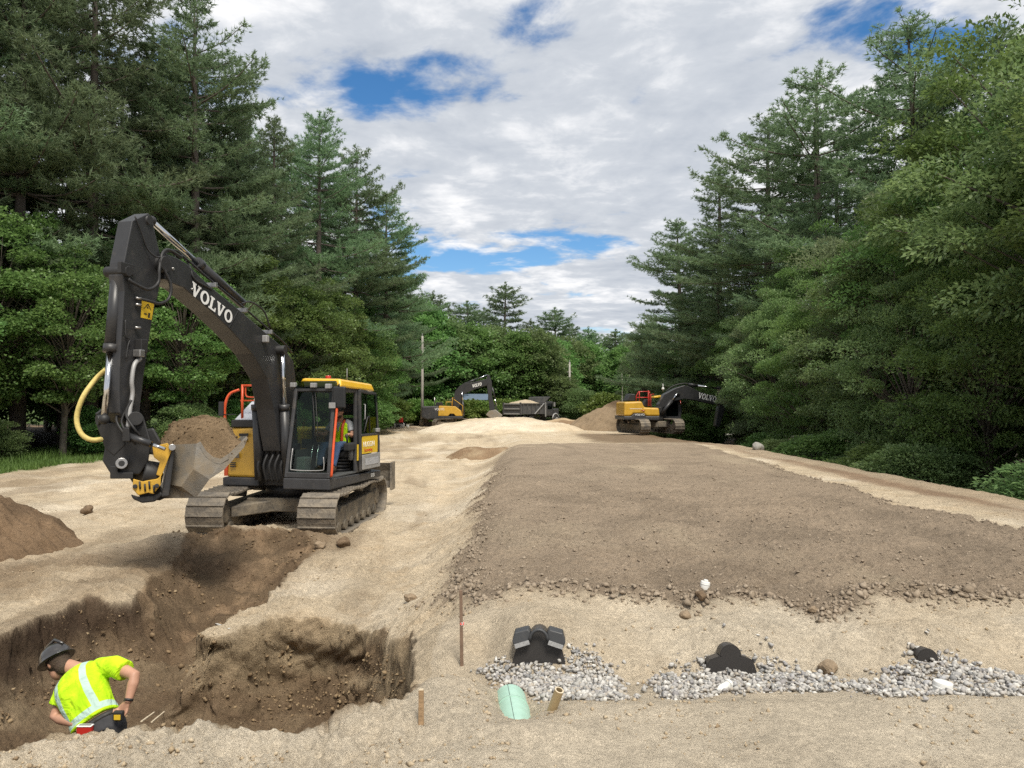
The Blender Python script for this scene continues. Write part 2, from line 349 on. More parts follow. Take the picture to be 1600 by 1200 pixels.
def heightfield(x, y, fine=True):
    pz = np.interp(y, [0, 3.2, 4.25, 4.8, 5.5, 5.95, 6.9, 31, 42, 60, 110], [.8, .8, .78, .60, .46, .63, .70, .70, .42, .15, .0])
    lz = np.interp(y, [0, 4.3, 5.6, 7.0], [.8, .8, .12, .0])
    s = sstep(-1.75, .15, x - (pad_left(y) + .62)); z = lz * (1 - s) + pz * s
    dm = dark_mask(x, y); z = z + .045 * sstep(-.12, .12, dm)
    drop = sstep(9.2, 12.5, x) * sstep(2, 8, y); z = z * (1 - drop) - 1.5 * drop
    # ridge of loose sand on the left of the pipe, scoop by the tall stake, slumps
    z = z + .16 * gauss(x, y, -.42, 4.75, .38, .35) + .20 * gauss(x, y, -.62, 6.1, .5, .5)
    z = z - .16 * gauss(x, y, -.22, 6.0, .17, .30)
    z = z + .17 * gauss(x, y, .21, 6.08, .42, .34) + .17 * gauss(x, y, 1.62, 5.80, .36, .18) + .15 * gauss(x, y, 3.08, 5.83, .32, .17) - .13 * gauss(x, y, .03, 4.42, .16, .30) + .045 * gauss(x, y, 3.02, 5.40, .35, .2)
    z = z + .055 * gauss(x, y, -2.25, 3.62, .7, .35)
    # spoil heap at the end of the trench, and humps of the worked ground
    z = z + .34 * gauss(x, y, -4.75, 13.05, 1.15, .42, .12) + .22 * gauss(x, y, -3.5, 13.0, .5, .35) + .12 * gauss(x, y, -5.9, 12.6, .8, .7) + .12 * gauss(x, y, -6.2, 10.9, .9, .6)
    z = z + .18 * gauss(x, y, -4.6, 10.9, .0001 + .8, .3) * 0
    d = pit_sd(x, y)
    bot = np.interp(y, [3.5, 8, 9.5, 11, 12.3, 13.2], [-1.0, -.95, -.85, -.55, -.15, .1]) + .10 * fbm(x * 2.2, y * 2.2, 4, 77)
    w = np.interp(x, [-5.6, -4.6, -4.0, -3.2], [.75, .7, .5, .42]) + .25 * sstep(11, 12.8, y)
    w = np.where(y < 5.0, .3, w)
    # left side: a bench of dark topsoil before the steep drop
    t = 1 - (1 - np.clip(d / w, 0, 1)) ** 2.3; t = np.where(y < 5.0, sstep(0, 1, d / w), t)
    bench = np.where(x < -4.0, np.clip(d / .5, 0, 1) * .28 * sstep(9.9, 9.4, y), 0)
    z = np.where(d > 0, z * (1 - t) + bot * t - bench * (1 - t), z)
    z = z - .03 * np.exp(-(d / .1) ** 2)
    # hollows in the right-hand bank
    if fine:
        r = np.hypot(x, y)
        sand = sstep(.3, -.1, dm)
        z = z + .05 * fbm(x * .35, y * .35, 3, 3)
        z = z + .032 * fbm(x * 1.3, y * 1.3, 3, 8) * (1 + .8 * (x < -.9))
        near = sstep(30, 10, r)
        rg = (1 - .5 * sstep(5.8, 4.8, y) * sstep(-.5, .1, x)) * (1 + .9 * sstep(-.2, -.9, x)) * (.45 + .75 * sstep(-.35, .35, fbm(x * .7, y * .7, 3, 12)))
        z = z + near * rg * (.036 * fbm(x * 4.5, y * 4.5, 3, 9) + .022 * fbm(x * 14, y * 14, 3, 10, .65))
        cl = np.abs(fbm(x * 7, y * 7, 4, 21, .6)); z = z + near * (1 - sand) * .07 * (cl - .2); z = z + (1 - sand) * (.05 * fbm(x * .9, y * .45, 4, 22) + .016 * np.sin((y + .2 * x) * 2 * math.pi / .22) * sstep(.05, .4, fbm(x * 1.3, y * .25, 3, 23)) * near)
        edge = np.exp(-((dm - .12) / .22) ** 2) * near; z = z + edge * .07 * np.clip(fbm(x * 5, y * 5, 3, 61) + .15, 0, 1)
        inp = sstep(-.05, .1, d); z = z + inp * (.09 * fbm(x * 3.4, y * 3.4, 4, 71, .6) + .07 * np.abs(fbm(x * 6.5, y * 6.5, 4, 73, .6)))
        # grouser marks of the tracks left of the field
        wk = sstep(-.9, -1.5, x - pad_left(y)) * (1 - inp) * sstep(5.5, 7, y) * sstep(55, 30, y)
        ph = fbm(x * .25, y * .25, 2, 90) * 5
        z = z + wk * .030 * np.sin((y + .35 * x) * 2 * math.pi / .24 + ph) * sstep(.0, .35, fbm(x * .9, y * .35, 2, 91))
        z = z + wk * .035 * np.sin(x * 2.4 + y * .22 + ph) * sstep(4, 9, y)
        # wheel and foot marks of the near sand
        fg = sstep(4.7, 3.9, y)
        z = z + fg * .022 * np.sin((y * 1.0 + .18 * x) * 13 + 2.2 * fbm(x * .8, y * .8, 2, 92)) * sstep(.1, .5, fbm(x * 1.1, y * 2.1, 3, 93))
        for (fx, fy) in ((.9, 3.55), (1.25, 3.15), (.1, 3.3), (-.8, 3.3), (1.9, 3.5)): z = z - .05 * gauss(x, y, fx, fy, .05, .10, .4) + .015 * gauss(x, y, fx, fy, .11, .17, .4)
    return z
def G(px, py):
    """where the sight line of a photo pixel meets the ground"""
    d = ray(px, py); t = np.geomspace(1.5, 400, 6000)
    X = CAM.x + d.x * t; Y = CAM.y + d.y * t; Z = CAM.z + d.z * t
    k = np.argmax(Z < heightfield(X, Y)); return Vector((X[k], Y[k], float(heightfield(X[k:k + 1], Y[k:k + 1])[0])))
def gz(x, y): return float(heightfield(np.array([float(x)]), np.array([float(y)]))[0])

TAN = np.array((.560, .460, .328)); PALE = np.array((.655, .57, .445)); OCH = np.array((.46, .35, .225)); FIELD = np.array((.318, .250, .182))
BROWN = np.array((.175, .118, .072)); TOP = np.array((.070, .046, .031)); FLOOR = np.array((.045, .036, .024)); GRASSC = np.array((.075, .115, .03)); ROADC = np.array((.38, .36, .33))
def mixc(A, B, t): return A * (1 - t[:, None]) + B * t[:, None]
def zone_colours(x, y, z):
    n = fbm(x * .8, y * .8, 4, 101); n2 = fbm(x * 3, y * 3, 3, 102); n3 = fbm(x * .22, y * .5, 3, 103)
    C = np.tile(TAN, (len(x), 1))
    C = mixc(C, PALE, sstep(-.1, .6, n + n3 * .6) * .75)
    C = mixc(C, OCH, sstep(.15, .6, n2 - n * .5) * .45)
    st = fbm(x * 2.2 + .25 * y, y * .22, 4, 111); wk = sstep(-.6, -1.4, x - pad_left(y)) * sstep(6, 8, y)
    C = C * (1 + (.20 * wk * st + .10 * fbm(x * 9, y * 9, 3, 112))[:, None])
    C = mixc(C, np.array((.30, .23, .155)), wk * sstep(.12, .5, fbm(x * 1.1, y * .30 + 5, 4, 113)) * .6)
    C = mixc(C, PALE, .55 * sstep(5.6, 4.2, y)); C = mixc(C, PALE, .35 * sstep(7.2, 6.6, y) * (x > -.6))
    d = pit_sd(x, y)
    # trodden brown round the machine and the trench
    br = gauss(x, y, -5.4, 11.6, 2.2, 1.5) + gauss(x, y, -3.6, 12.9, .9, .8) + .8 * gauss(x, y, -7.5, 10.6, 2.5, 1.4)
    C = mixc(C, np.array((.22, .155, .095)), np.clip(br * (.75 + .8 * n), 0, .9))
    C = mixc(C, np.array((.27, .20, .13)), sstep(.1, .5, fbm(x * .5, y * .18, 4, 107)) * .55 * sstep(16, 24, y) * (x < 0))
    dm = dark_mask(x, y); f = sstep(-.05, .06, dm + .05 * n2)
    C = mixc(C, FIELD * 1.0, f)
    C = mixc(C, TAN * .8, f * sstep(.1, .6, fbm(x * .6, y * .3, 5, 108)) * .55); C = mixc(C, FIELD * .72, f * sstep(.05, .5, fbm(x * 1.3, y * .8, 5, 118)) * .6)
    C = mixc(C, FIELD * .8, np.exp(-((dm - .15) / .2) ** 2) * .5)
    # right-hand verge: brown and tan streaks along the field
    vg = sstep(6.9, 7.8, x - .03 * y) * (y > 6); C = mixc(C, np.array((.36, .275, .19)), vg * .65); C = mixc(C, np.array((.26, .175, .115)), vg * sstep(-.15, .3, fbm(x * 1.2, y * .12, 4, 109)) * .85)
    C = mixc(C, BROWN * .9, sstep(33, 37, y) * sstep(3.2, 4.8, x - (y - 36) * .02 + n) * sstep(58, 54, y) * .85)
    # soil profile in the excavation
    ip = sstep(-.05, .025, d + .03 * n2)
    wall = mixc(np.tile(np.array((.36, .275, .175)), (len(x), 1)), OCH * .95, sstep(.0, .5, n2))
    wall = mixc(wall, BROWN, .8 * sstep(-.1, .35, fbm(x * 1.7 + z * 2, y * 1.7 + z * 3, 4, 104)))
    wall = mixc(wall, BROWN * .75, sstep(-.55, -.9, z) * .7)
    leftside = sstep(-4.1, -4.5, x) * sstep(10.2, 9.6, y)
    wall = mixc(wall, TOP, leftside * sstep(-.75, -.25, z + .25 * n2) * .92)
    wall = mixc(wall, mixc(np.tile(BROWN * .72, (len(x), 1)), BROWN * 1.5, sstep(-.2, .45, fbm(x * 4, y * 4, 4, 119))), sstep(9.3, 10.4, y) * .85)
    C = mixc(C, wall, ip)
    # beyond the work: forest floor, grass, road
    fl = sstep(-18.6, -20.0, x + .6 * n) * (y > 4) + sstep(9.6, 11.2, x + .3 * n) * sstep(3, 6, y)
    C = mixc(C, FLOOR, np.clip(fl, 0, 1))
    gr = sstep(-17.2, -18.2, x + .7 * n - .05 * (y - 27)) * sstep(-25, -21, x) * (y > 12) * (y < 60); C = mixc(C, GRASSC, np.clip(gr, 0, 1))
    far = sstep(86, 92, y + 3 * n); C = mixc(C, GRASSC * .9, far)
    rd = np.exp(-((y - 96 + .05 * x) / 2.2) ** 2) * (x > 2) * (x < 40); C = mixc(C, ROADC, np.clip(rd * 1.6, 0, 1))
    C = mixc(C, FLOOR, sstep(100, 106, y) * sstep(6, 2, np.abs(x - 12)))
    C = mixc(C, BROWN * 1.6, sstep(62, 70, y) * sstep(88, 82, y) * sstep(-.1, .4, n) * .8)
    return C
M_GROUND = soil_mat('bare_earth')
def build_ground():
    a1 = np.concatenate([np.linspace(-100, -40.5, 36), np.linspace(-39.5, 39.5, 600), np.linspace(40.5, 100, 36)]) * math.pi / 180
    rr = np.concatenate([np.linspace(.3, 2.9, 26), np.linspace(2.95, 7.35, 270), np.linspace(7.358, 9.2, 210), np.linspace(9.225, 16, 190), np.geomspace(16.05, 46, 160), np.geomspace(46.5, 900, 60)])
    A, Rr = np.meshgrid(a1, rr); x = (np.sin(A) * Rr).ravel(); y = (np.cos(A) * Rr).ravel()
    z = heightfield(x, y)
    # roughen the cut banks sideways so they are not a clean drop
    d = pit_sd(x, y); wm = np.exp(-((d - .15) / .22) ** 2)
    nx = fbm(x * 3 + z * 2.7, y * 3 + z * 2.6, 4, 201, .55); ny = fbm(x * 3 - z * 2.3, y * 3 + z * 2.4, 4, 211, .55)
    C = zone_colours(x, y, z)
    n9 = fbm(x * 9 + z * 4, y * 9 - z * 5, 3, 221, .6)
    hol = wm * (z < -.15) * (np.exp(-((x + 2.45) / .42) ** 2) * sstep(-.2, -.45, z) * .26 + np.exp(-((x + 1.72) / .25) ** 2) * sstep(-.3, -.5, z) * .14 + np.exp(-((x + 3.15) / .15) ** 2) * .10)
    x2 = x + wm * (.10 * nx + .03 * n9); y2 = y + wm * (.12 * ny + .03 * n9) + hol * (y > 7)
    nc, nr = len(a1), len(rr); i = np.arange(nr - 1)[:, None] * nc + np.arange(nc - 1)[None, :]; i = i.ravel()
    F = np.stack([i, i + 1, i + nc + 1, i + nc], 1)[:, ::-1]
    global BANK; k = np.where((wm > .35) & (d > 0) & (np.hypot(x, y) < 13.5) & (y > 5.2) & (z < -.06))[0]; BANK = np.stack([x2, y2, z], 1)[k]
    me = np_mesh('ground', np.stack([x2, y2, z], 1), F, M_GROUND, True, {'zone': C})
    o = link('ground', me); o['kind'] = 'structure'
    # the ground behind the photographer
    n = 40; g = np.linspace(-1, 1, n); X, Y = np.meshgrid(g * 60, -60 * np.linspace(0, 1, n) ** 1.5 + 8)
    x = X.ravel(); y = Y.ravel(); z = np.where(y > .3, .0, .8) * 0 + np.minimum(heightfield(x, np.maximum(y, .0), False), .8) - .25
    i = (np.arange(n - 1)[:, None] * n + np.arange(n - 1)[None, :]).ravel()
    z = np.where(y > 1.0, -2.6, z)
    me = np_mesh('rear_ground', np.stack([x, y, z], 1), np.stack([i, i + n, i + n + 1, i + 1], 1), M_GROUND, True, {'zone': np.tile(TAN, (len(x), 1))})
    o = link('rear_ground', me); o['kind'] = 'structure'
build_ground()

# ------------------------------------------------------------------ stones, clods, piles
M_STONE = mat('crushed_stone', (.47, .46, .44), .8, var=.3, vscale=2)
def stone_mat(name, cols):
    m, nt, out = tree_new(name); N = nt.nodes; L = nt.links
    b = N.new('ShaderNodeBsdfPrincipled'); b.inputs['Roughness'].default_value = .85; b.inputs['Specular IOR Level'].default_value = .25; L.new(b.outputs[0], out.inputs[0])
    g = N.new('ShaderNodeNewGeometry'); rp = N.new('ShaderNodeValToRGB'); rp.color_ramp.interpolation = 'LINEAR'
    e = rp.color_ramp.elements
    while len(e) < len(cols): e.new(.5)
    for k, c in enumerate(cols): e[k].position = k / (len(cols) - 1); e[k].color = c + (1,)
    L.new(g.outputs['Random Per Island'], rp.inputs[0])
    tc = N.new('ShaderNodeTexCoord'); n = N.new('ShaderNodeTexNoise'); n.inputs['Scale'].default_value = 70; n.inputs['Detail'].default_value = 4; L.new(tc.outputs['Object'], n.inputs['Vector'])
    mr = N.new('ShaderNodeMapRange'); mr.inputs[3].default_value = .72; mr.inputs[4].default_value = 1.28; L.new(n.outputs['Fac'], mr.inputs[0])
    s = N.new('ShaderNodeVectorMath'); s.operation = 'SCALE'; L.new(rp.outputs[0], s.inputs[0]); L.new(mr.outputs[0], s.inputs['Scale']); L.new(s.outputs[0], b.inputs['Base Color'])
    bp = N.new('ShaderNodeBump'); bp.inputs['Strength'].default_value = .6; bp.inputs['Distance'].default_value = .01; L.new(n.outputs['Fac'], bp.inputs['Height']); L.new(bp.outputs[0], b.inputs['Normal'])
    return m
M_GRAVEL = stone_mat('washed_gravel', [(.20, .20, .20), (.46, .44, .41), (.30, .29, .27), (.60, .58, .54), (.24, .23, .23), (.42, .37, .30), (.36, .36, .37)])
M_CLOD = stone_mat('soil_clod', [(.26, .205, .15), (.32, .26, .195), (.21, .165, .118), (.35, .285, .215)])
M_SCLOD = stone_mat('sand_clod', [(.42, .335, .23), (.34, .26, .165), (.46, .38, .27), (.25, .18, .11)])
M_BCLOD = stone_mat('bank_sand', [(.27, .20, .12), (.34, .255, .16), (.22, .155, .09), (.30, .22, .13)])
M_DCLOD = stone_mat('trench_clod', [(.16, .11, .065), (.22, .155, .09), (.12, .08, .045), (.27, .19, .11)])
def icosphere():
    import bmesh
    out = []
    for k in (1, 2):
        bm = bmesh.new(); bmesh.ops.create_icosphere(bm, subdivisions=k, radius=1.0); bm.verts.ensure_lookup_table()
        out.append((np.array([v.co[:] for v in bm.verts]), np.array([[v.index for v in f.verts] for f in bm.faces]))); bm.free()
    return out
ICO = icosphere()
OCTA = (np.array([(1, 0, 0), (-1, 0, 0), (0, 1, 0), (0, -1, 0), (0, 0, 1), (0, 0, -1)], float), np.array([(0, 2, 4), (2, 1, 4), (1, 3, 4), (3, 0, 4), (2, 0, 5), (1, 2, 5), (3, 1, 5), (0, 3, 5)]))
def lumps(pts, rad, rng, sub=0, rough=.28, flat=.75):
    rough = rough * 1.5; rad = rad * .92
    """many uneven lumps as one vertex/face set"""
    V0, F0 = OCTA if sub < 0 else ICO[sub]; n = len(pts); k = len(V0)
    S = rng.uniform(.55, 1.35, (n, 1, 3)); S[:, :, 2] *= flat
    V = V0[None] * (1 + rough * rng.standard_normal((n, k, 1)).clip(-1.6, 1.6)) * S
    a = rng.uniform(0, 6.283, n); b = rng.uniform(-.6, .6, n); ca, sa, cb, sb = np.cos(a), np.sin(a), np.cos(b), np.sin(b)
    y = V[:, :, 1] * cb[:, None] - V[:, :, 2] * sb[:, None]; z = V[:, :, 1] * sb[:, None] + V[:, :, 2] * cb[:, None]; x = V[:, :, 0]
    V = np.stack([x * ca[:, None] - y * sa[:, None], x * sa[:, None] + y * ca[:, None], z], 2) * rad[:, None, None] + pts[:, None, :]
    F = F0[None] + (np.arange(n) * k)[:, None, None]
    return V.reshape(-1, 3), F.reshape(-1, 3)
def scatter_poly(poly, n, rng):
    P = np.array(poly); lo, hi = P.min(0), P.max(0); out = np.zeros((0, 2))
    while len(out) < n:
        q = rng.uniform(lo, hi, (n * 2, 2)); out = np.concatenate([out, q[poly_sd(q[:, 0], q[:, 1], P) > 0]])
    return out[:n]
def gravel():
    rng = np.random.default_rng(5); VV, FF, o = [], [], 0
    polys = [([(748, 1052), (790, 1025), (798, 1046), (888, 1046), (895, 1012), (930, 1020), (960, 1050), (978, 1098), (940, 1110), (880, 1100), (848, 1096), (838, 1112), (826, 1082), (780, 1066)], 3200),
             ([(1012, 1066), (1050, 1045), (1110, 1030), (1200, 1022), (1260, 1050), (1310, 1062), (1300, 1082), (1240, 1082), (1130, 1084), (1060, 1096), (1030, 1090)], 2500),
             ([(1290, 1075), (1380, 1058), (1425, 1026), (1452, 1022), (1480, 1022), (1530, 1040), (1610, 1062), (1610, 1088), (1480, 1086), (1400, 1092), (1340, 1080)], 2300)]
    for pl, n in polys:
        W = [tuple(G(a, min(b, 1095)).to_2d()) for a, b in pl]
        q = scatter_poly(W, n, rng); q = q + rng.normal(0, 1, q.shape) * np.where(rng.uniform(0, 1, (n, 1)) < .16, .085, .014)
        z = heightfield(q[:, 0], q[:, 1]); r = .007 + .016 * rng.uniform(0, 1, n) ** 1.4
        V, F = lumps(np.stack([q[:, 0], q[:, 1], z + r * rng.uniform(-.1, 1.5, n)], 1), r, rng, 0, .22, .8)
        VV.append(V); FF.append(F + o); o += len(V)
    o_ = link('gravel', np_mesh('gravel', np.concatenate(VV), np.concatenate(FF), M_GRAVEL)); tag(o_, 'grey washed gravel spilling round the black chambers', 'gravel', kind='stuff')
gravel()
def clods():
    rng = np.random.default_rng(8)
    # dark clods of the field, thick along its edge
    n = 110000; x = rng.uniform(-1.6, 8, n); y = 6 + 16 * rng.uniform(0, 1, n) ** 2.2; dm = dark_mask(x, y)
    p = np.where(dm > -.22, .09 + .91 * np.exp(-((dm - .06) / .17) ** 2), 0) * np.where(dm < 0, .45, 1); k = rng.uniform(0, 1, n) < p * .6
    x, y = x[k], y[k]; dm = dm[k]; n = len(x); r = .008 + .02 * rng.uniform(0, 1, n) ** 2 + .035 * (rng.uniform(0, 1, n) ** 6) * np.exp(-((dm - .05) / .2) ** 2)
    V, F = lumps(np.stack([x, y, heightfield(x, y) + r * .25], 1), r, rng, -1, .24, .75)
    tag(link('field_clods', np_mesh('field_clods', V, F, M_CLOD)), 'small dark clods strewn over the field and its edge', 'soil', kind='stuff')
    # tan crumbs on the sand and working ground
    n = 42000; y = 2.9 + 16 * rng.uniform(0, 1, n) ** 1.8; x = rng.uniform(-.72, .72, n) * y; d = pit_sd(x, y); dm = dark_mask(x, y)
    k = (d < -.02) & (dm < -.1) & ((x < -.4) | (rng.uniform(0, 1, n) < .45)) & (fbm(x * 1.2, y * 1.2, 3, 300) > -.2); x, y = x[k], y[k]; n = len(x)
    r = .0035 + .018 * rng.uniform(0, 1, n) ** 6
    V, F = lumps(np.stack([x, y, heightfield(x, y) + r * .2], 1), r, rng, -1, .2, .75)
    tag(link('sand_crumbs', np_mesh('sand_crumbs', V, F, M_SCLOD)), 'small sand crumbs strewn on the bare ground', 'soil', kind='stuff')
    n = 9000; q = rng.uniform((-5.8, 4), (-.6, 14.2), (n, 2)); d = pit_sd(q[:, 0], q[:, 1]); k = (d > .12) | ((q[:, 1] > 12) & (q[:, 0] < -3.2)); k &= fbm(q[:, 0] * 1.4, q[:, 1] * 1.4, 3, 301) > -.15
    x, y = q[k, 0], q[k, 1]; n = len(x); r = .007 + .03 * rng.uniform(0, 1, n) ** 8
    V, F = lumps(np.stack([x, y, heightfield(x, y) + r * .15], 1), r, rng, 0, .2, .75)
    tag(link('trench_clods', np_mesh('trench_clods', V, F, M_DCLOD)), 'brown clods lying in the trench and on its spoil', 'soil', kind='stuff')
clods()
def bank_lumps():
    rng = np.random.default_rng(19)
    for nm, m, n, lab in (('bank_clods', M_DCLOD, 2600, 'brown crumbs sticking out of the cut trench banks'), ('bank_sand', M_BCLOD, 2600, 'tan crumbs sticking out of the cut trench banks')):
        k = rng.choice(len(BANK), n); P = BANK[k] + rng.normal(0, .015, (n, 3)); q = fbm(P[:, 0] * 3, P[:, 1] * 3 + P[:, 2] * 4, 3, 500) > (-.1 if m is M_DCLOD else .0); P = P[q]
        r = .006 + .022 * rng.uniform(0, 1, len(P)) ** 4; V, F = lumps(P, r, rng, 0, .3, .8); tag(link(nm, np_mesh(nm, V, F, m)), lab, 'soil', kind='stuff')
bank_lumps()
def boulder(px, py, r, m, label, cat='clod', name='soil_clod', seed=1, flat=.7, sink=.25):
    p = G(px, py); rng = np.random.default_rng(seed)
    V0, F0 = ICO[1]; V = V0 * (1 + .30 * fbm(V0[:, 0] * 1.6 + seed * 7 + V0[:, 2], V0[:, 1] * 1.6 + V0[:, 2] * 2, 3, seed)[:, None] * 2 + .10 * rng.standard_normal((len(V0), 1)))
    V = V * np.array((1.15, .9, flat)) * r
    o = link(name, np_mesh(name, V, F0, m, True)); o.location = (p.x, p.y, p.z + r * flat * (1 - 2 * sink)); o.rotation_euler = (0, 0, seed); tag(o, label, cat)
    sb = o.modifiers.new('subdivision', 'SUBSURF'); sb.levels = 1; sb.render_levels = 1
    tx = bpy.data.textures.new('clod_relief', 'CLOUDS'); tx.noise_scale = r * .7; dp = o.modifiers.new('relief', 'DISPLACE'); dp.texture = tx; dp.strength = r * .5
    return o
M_ROCK = mat('field_stone', (.33, .31, .28), .85, var=.3, vscale=12, bump=.5, bscale=60)
M_CL1 = mat('clod_earth', (.27, .205, .14), .95, var=.3, vscale=14, bump=.8, bscale=70, spec=.1)
M_CL2 = mat('clod_loam', (.17, .12, .078), .95, var=.3, vscale=14, bump=.8, bscale=70, spec=.1)
boulder(137, 801, .16, M_CL2, 'round brown clod lying alone on tan ground beyond the trench', seed=2)
boulder(28, 832, .22, M_ROCK, 'half buried stone at the foot of the brown spoil pile', 'stone', 'field_stone', 3, .5)
boulder(36, 846, .10, M_CL2, 'dark clod just below the stone at the spoil pile', seed=4)
boulder(536, 853, .14, M_CL2, 'dark clod beside the front of the excavator track', seed=5, sink=.2)
boulder(500, 856, .09, M_CL1, 'small clod on the lip of the trench before the track', seed=15, sink=.2)
boulder(640, 939, .065, M_CL1, 'round grey clod lying off the corner of the dark field', seed=6, sink=.1)
boulder(1294, 1050, .078, M_CL1, 'large cracked clod lying on the gravel between two chambers', seed=7, flat=.62, sink=.12)
boulder(1095, 935, .055, M_CL2, 'dark clod under the small white pipe cap', seed=8, sink=.15)
boulder(1270, 958, .05, M_CL1, 'clod slid down the sand below the field edge', seed=9, sink=.15)
boulder(1184, 703, .24, M_ROCK, 'pale grey boulder at the edge of the woods', 'stone', 'field_stone', 10, .75)
boulder(1070, 965, .05, M_CL1, 'small clod pressed in the sand above the gravel', seed=16)

def pile(name, cx, cy, rx, ry, h, label, cat='soil pile', rot=0.0, c0=OCH, c1=BROWN, split=None, seed=1, n=120, peak=1.0, base=None, rough=1.0):
    g = np.linspace(-1.25, 1.25, n); U, Vv = np.meshgrid(g, g); u = U.ravel(); v = Vv.ravel()
    s = seed * 13
    rr = np.hypot(u, v) + .16 * fbm(u * 1.7 + s, v * 1.7, 4, 400 + seed)
    prof = np.clip(1 - rr, 0, 1); prof = prof ** peak * (1 + .0 * u)
    z = h * (prof + rough * (.10 * fbm(u * 3 + s, v * 3, 4, 410 + seed) + .05 * fbm(u * 9 + s, v * 9, 3, 420 + seed) + .03 * fbm(u * 22 + s, v * 22, 3, 425 + seed)) * sstep(0, .3, prof))
    c, sn = math.cos(rot), math.sin(rot); X = cx + u * rx * c - v * ry * sn; Y = cy + u * rx * sn + v * ry * c
    bz = heightfield(X, Y) if base is None else base
    Z = bz + z - np.where(prof <= 0, .12, .03)
    t = sstep(-.3, .3, fbm(u * 2 + s, v * 2, 4, 430 + seed) + (0 if split is None else (u - split) * 3)); C = mixc(np.tile(np.array(c0), (len(u), 1)), np.array(c1), t)
    z0 = float(heightfield(np.array([cx]), np.array([cy]))[0]) if base is None else base
    i = (np.arange(n - 1)[:, None] * n + np.arange(n - 1)[None, :]).ravel()
    o = link(name, np_mesh(name, np.stack([X - cx, Y - cy, Z - z0], 1), np.stack([i, i + 1, i + n + 1, i + n], 1), M_GROUND, True, {'zone': C})); o.location = (cx, cy, z0)
    tag(o, label, cat); return o
pile('spoil_pile', -9.45, 13.0, 1.95, 1.7, 1.05, 'brown spoil pile at the near end of the grass strip', c0=BROWN * 1.3, c1=BROWN * .95, seed=3, peak=.9, rough=1.1)
pile('soil_pile', 9.2, 66, 4.6, 3.2, 2.6, 'large pile half tan sand half dark loam beside the yellow excavator', c0=np.array((.27, .20, .13)), c1=BROWN * .7, split=-.1, seed=5, peak=.85)
pile('sand_mound', -.8, 66, 7.5, 4.5, 1.35, 'long low sand mound in front of the dump truck', c0=PALE, c1=TAN, seed=6, peak=.7)
pile('sand_mound', 4.6, 70, 4.2, 2.5, 1.0, 'low brown earth mound right in front of the truck wheels', c0=OCH, c1=BROWN * 1.4, seed=8, peak=.7)
pile('sand_mound', -1.6, 35, 1.5, 2.0, .55, 'small rounded brown heap on the track left of the field', c0=OCH * .8, c1=BROWN * 1.5, seed=7, peak=.8)
pile('soil_pile', -12.5, 62, 3.2, 2.2, .7, 'flat scraped heap in front of the hedge and fuel can', c0=OCH * .8, c1=BROWN * 1.3, seed=9, peak=.8)
# ------------------------------------------------------------------ trees
M_BARK = mat('pine_bark', (.115, .098, .085), .95, var=.35, vscale=5, bump=.8, bscale=14, spec=.1)
M_BARK2 = mat('hardwood_bark', (.12, .105, .088), .95, var=.35, vscale=6, bump=.7, bscale=18, spec=.1)
M_BIRCH = mat('pale_bark', (.36, .34, .30), .9, var=.3, vscale=5, bump=.4, bscale=20, spec=.1)
M_NEEDLE = leaf_mat('pine_needles', (.085, .148, .078), (.275, .375, .195), .50)
M_NEEDLE2 = leaf_mat('far_pine_needles', (.09, .155, .08), (.235, .33, .165), .48)
M_LEAF = leaf_mat('maple_leaves', (.065, .145, .045), (.25, .40, .12), .50, .42)
M_LEAF2 = leaf_mat('oak_leaves', (.08, .155, .06), (.30, .42, .165), .50, .40)
M_LEAF3 = leaf_mat('bright_leaves', (.08, .16, .03), (.24, .36, .09), .36, .5)
M_LEAF4 = leaf_mat('ash_leaves', (.11, .18, .09), (.33, .43, .22), .50, .40)
def norm(a): return a / np.maximum(np.linalg.norm(a, axis=-1, keepdims=True), 1e-9)
class Sticks:
    def __init__(s): s.b = MB()
    def add(s, pts, rad, n=6): s.b.tube(pts, rad, n, caps=False)
def tufts(P, D, rng, k=7, ln=(.15, .27), wd=.034):
    """needle tufts: k narrow blades round each direction"""
    n = len(P); P = np.repeat(P, k, 0); D = np.repeat(D, k, 0); m = len(P)
    d = norm(D * .75 + rng.normal(0, .62, (m, 3)) + np.array((0, 0, .18))); l = rng.uniform(ln[0], ln[1], (m, 1))
    w = norm(np.cross(d, rng.normal(0, 1, (m, 3)))) * wd * rng.uniform(.7, 1.3, (m, 1))
    base = P + rng.normal(0, .02, (m, 3))
    V = np.stack([base - w * .5, base + w * .5, base + d * l], 1).reshape(-1, 3)
    return V, np.arange(m * 3).reshape(-1, 3)
def leaves(P, D, rng, size=(.12, .19), wide=.62, droop=.35):
    """one folded pointed leaf per point; D is the outward direction of its spray"""
    m = len(P); d = norm(D + rng.normal(0, .55, (m, 3)) + np.array((0, 0, -droop)))
    up = norm(np.array((0, 0, 1.0)) + rng.normal(0, .5, (m, 3))); s = norm(np.cross(d, up)); nn = np.cross(s, d)
    l = rng.uniform(size[0], size[1], (m, 1)); w = l * wide * .5
    a = P; c = P + d * l; mid = P + d * l * .48 + nn * l * .10
    V = np.stack([a, mid + s * w, c, mid - s * w], 1).reshape(-1, 3)
    return V, np.arange(m * 4).reshape(-1, 4)
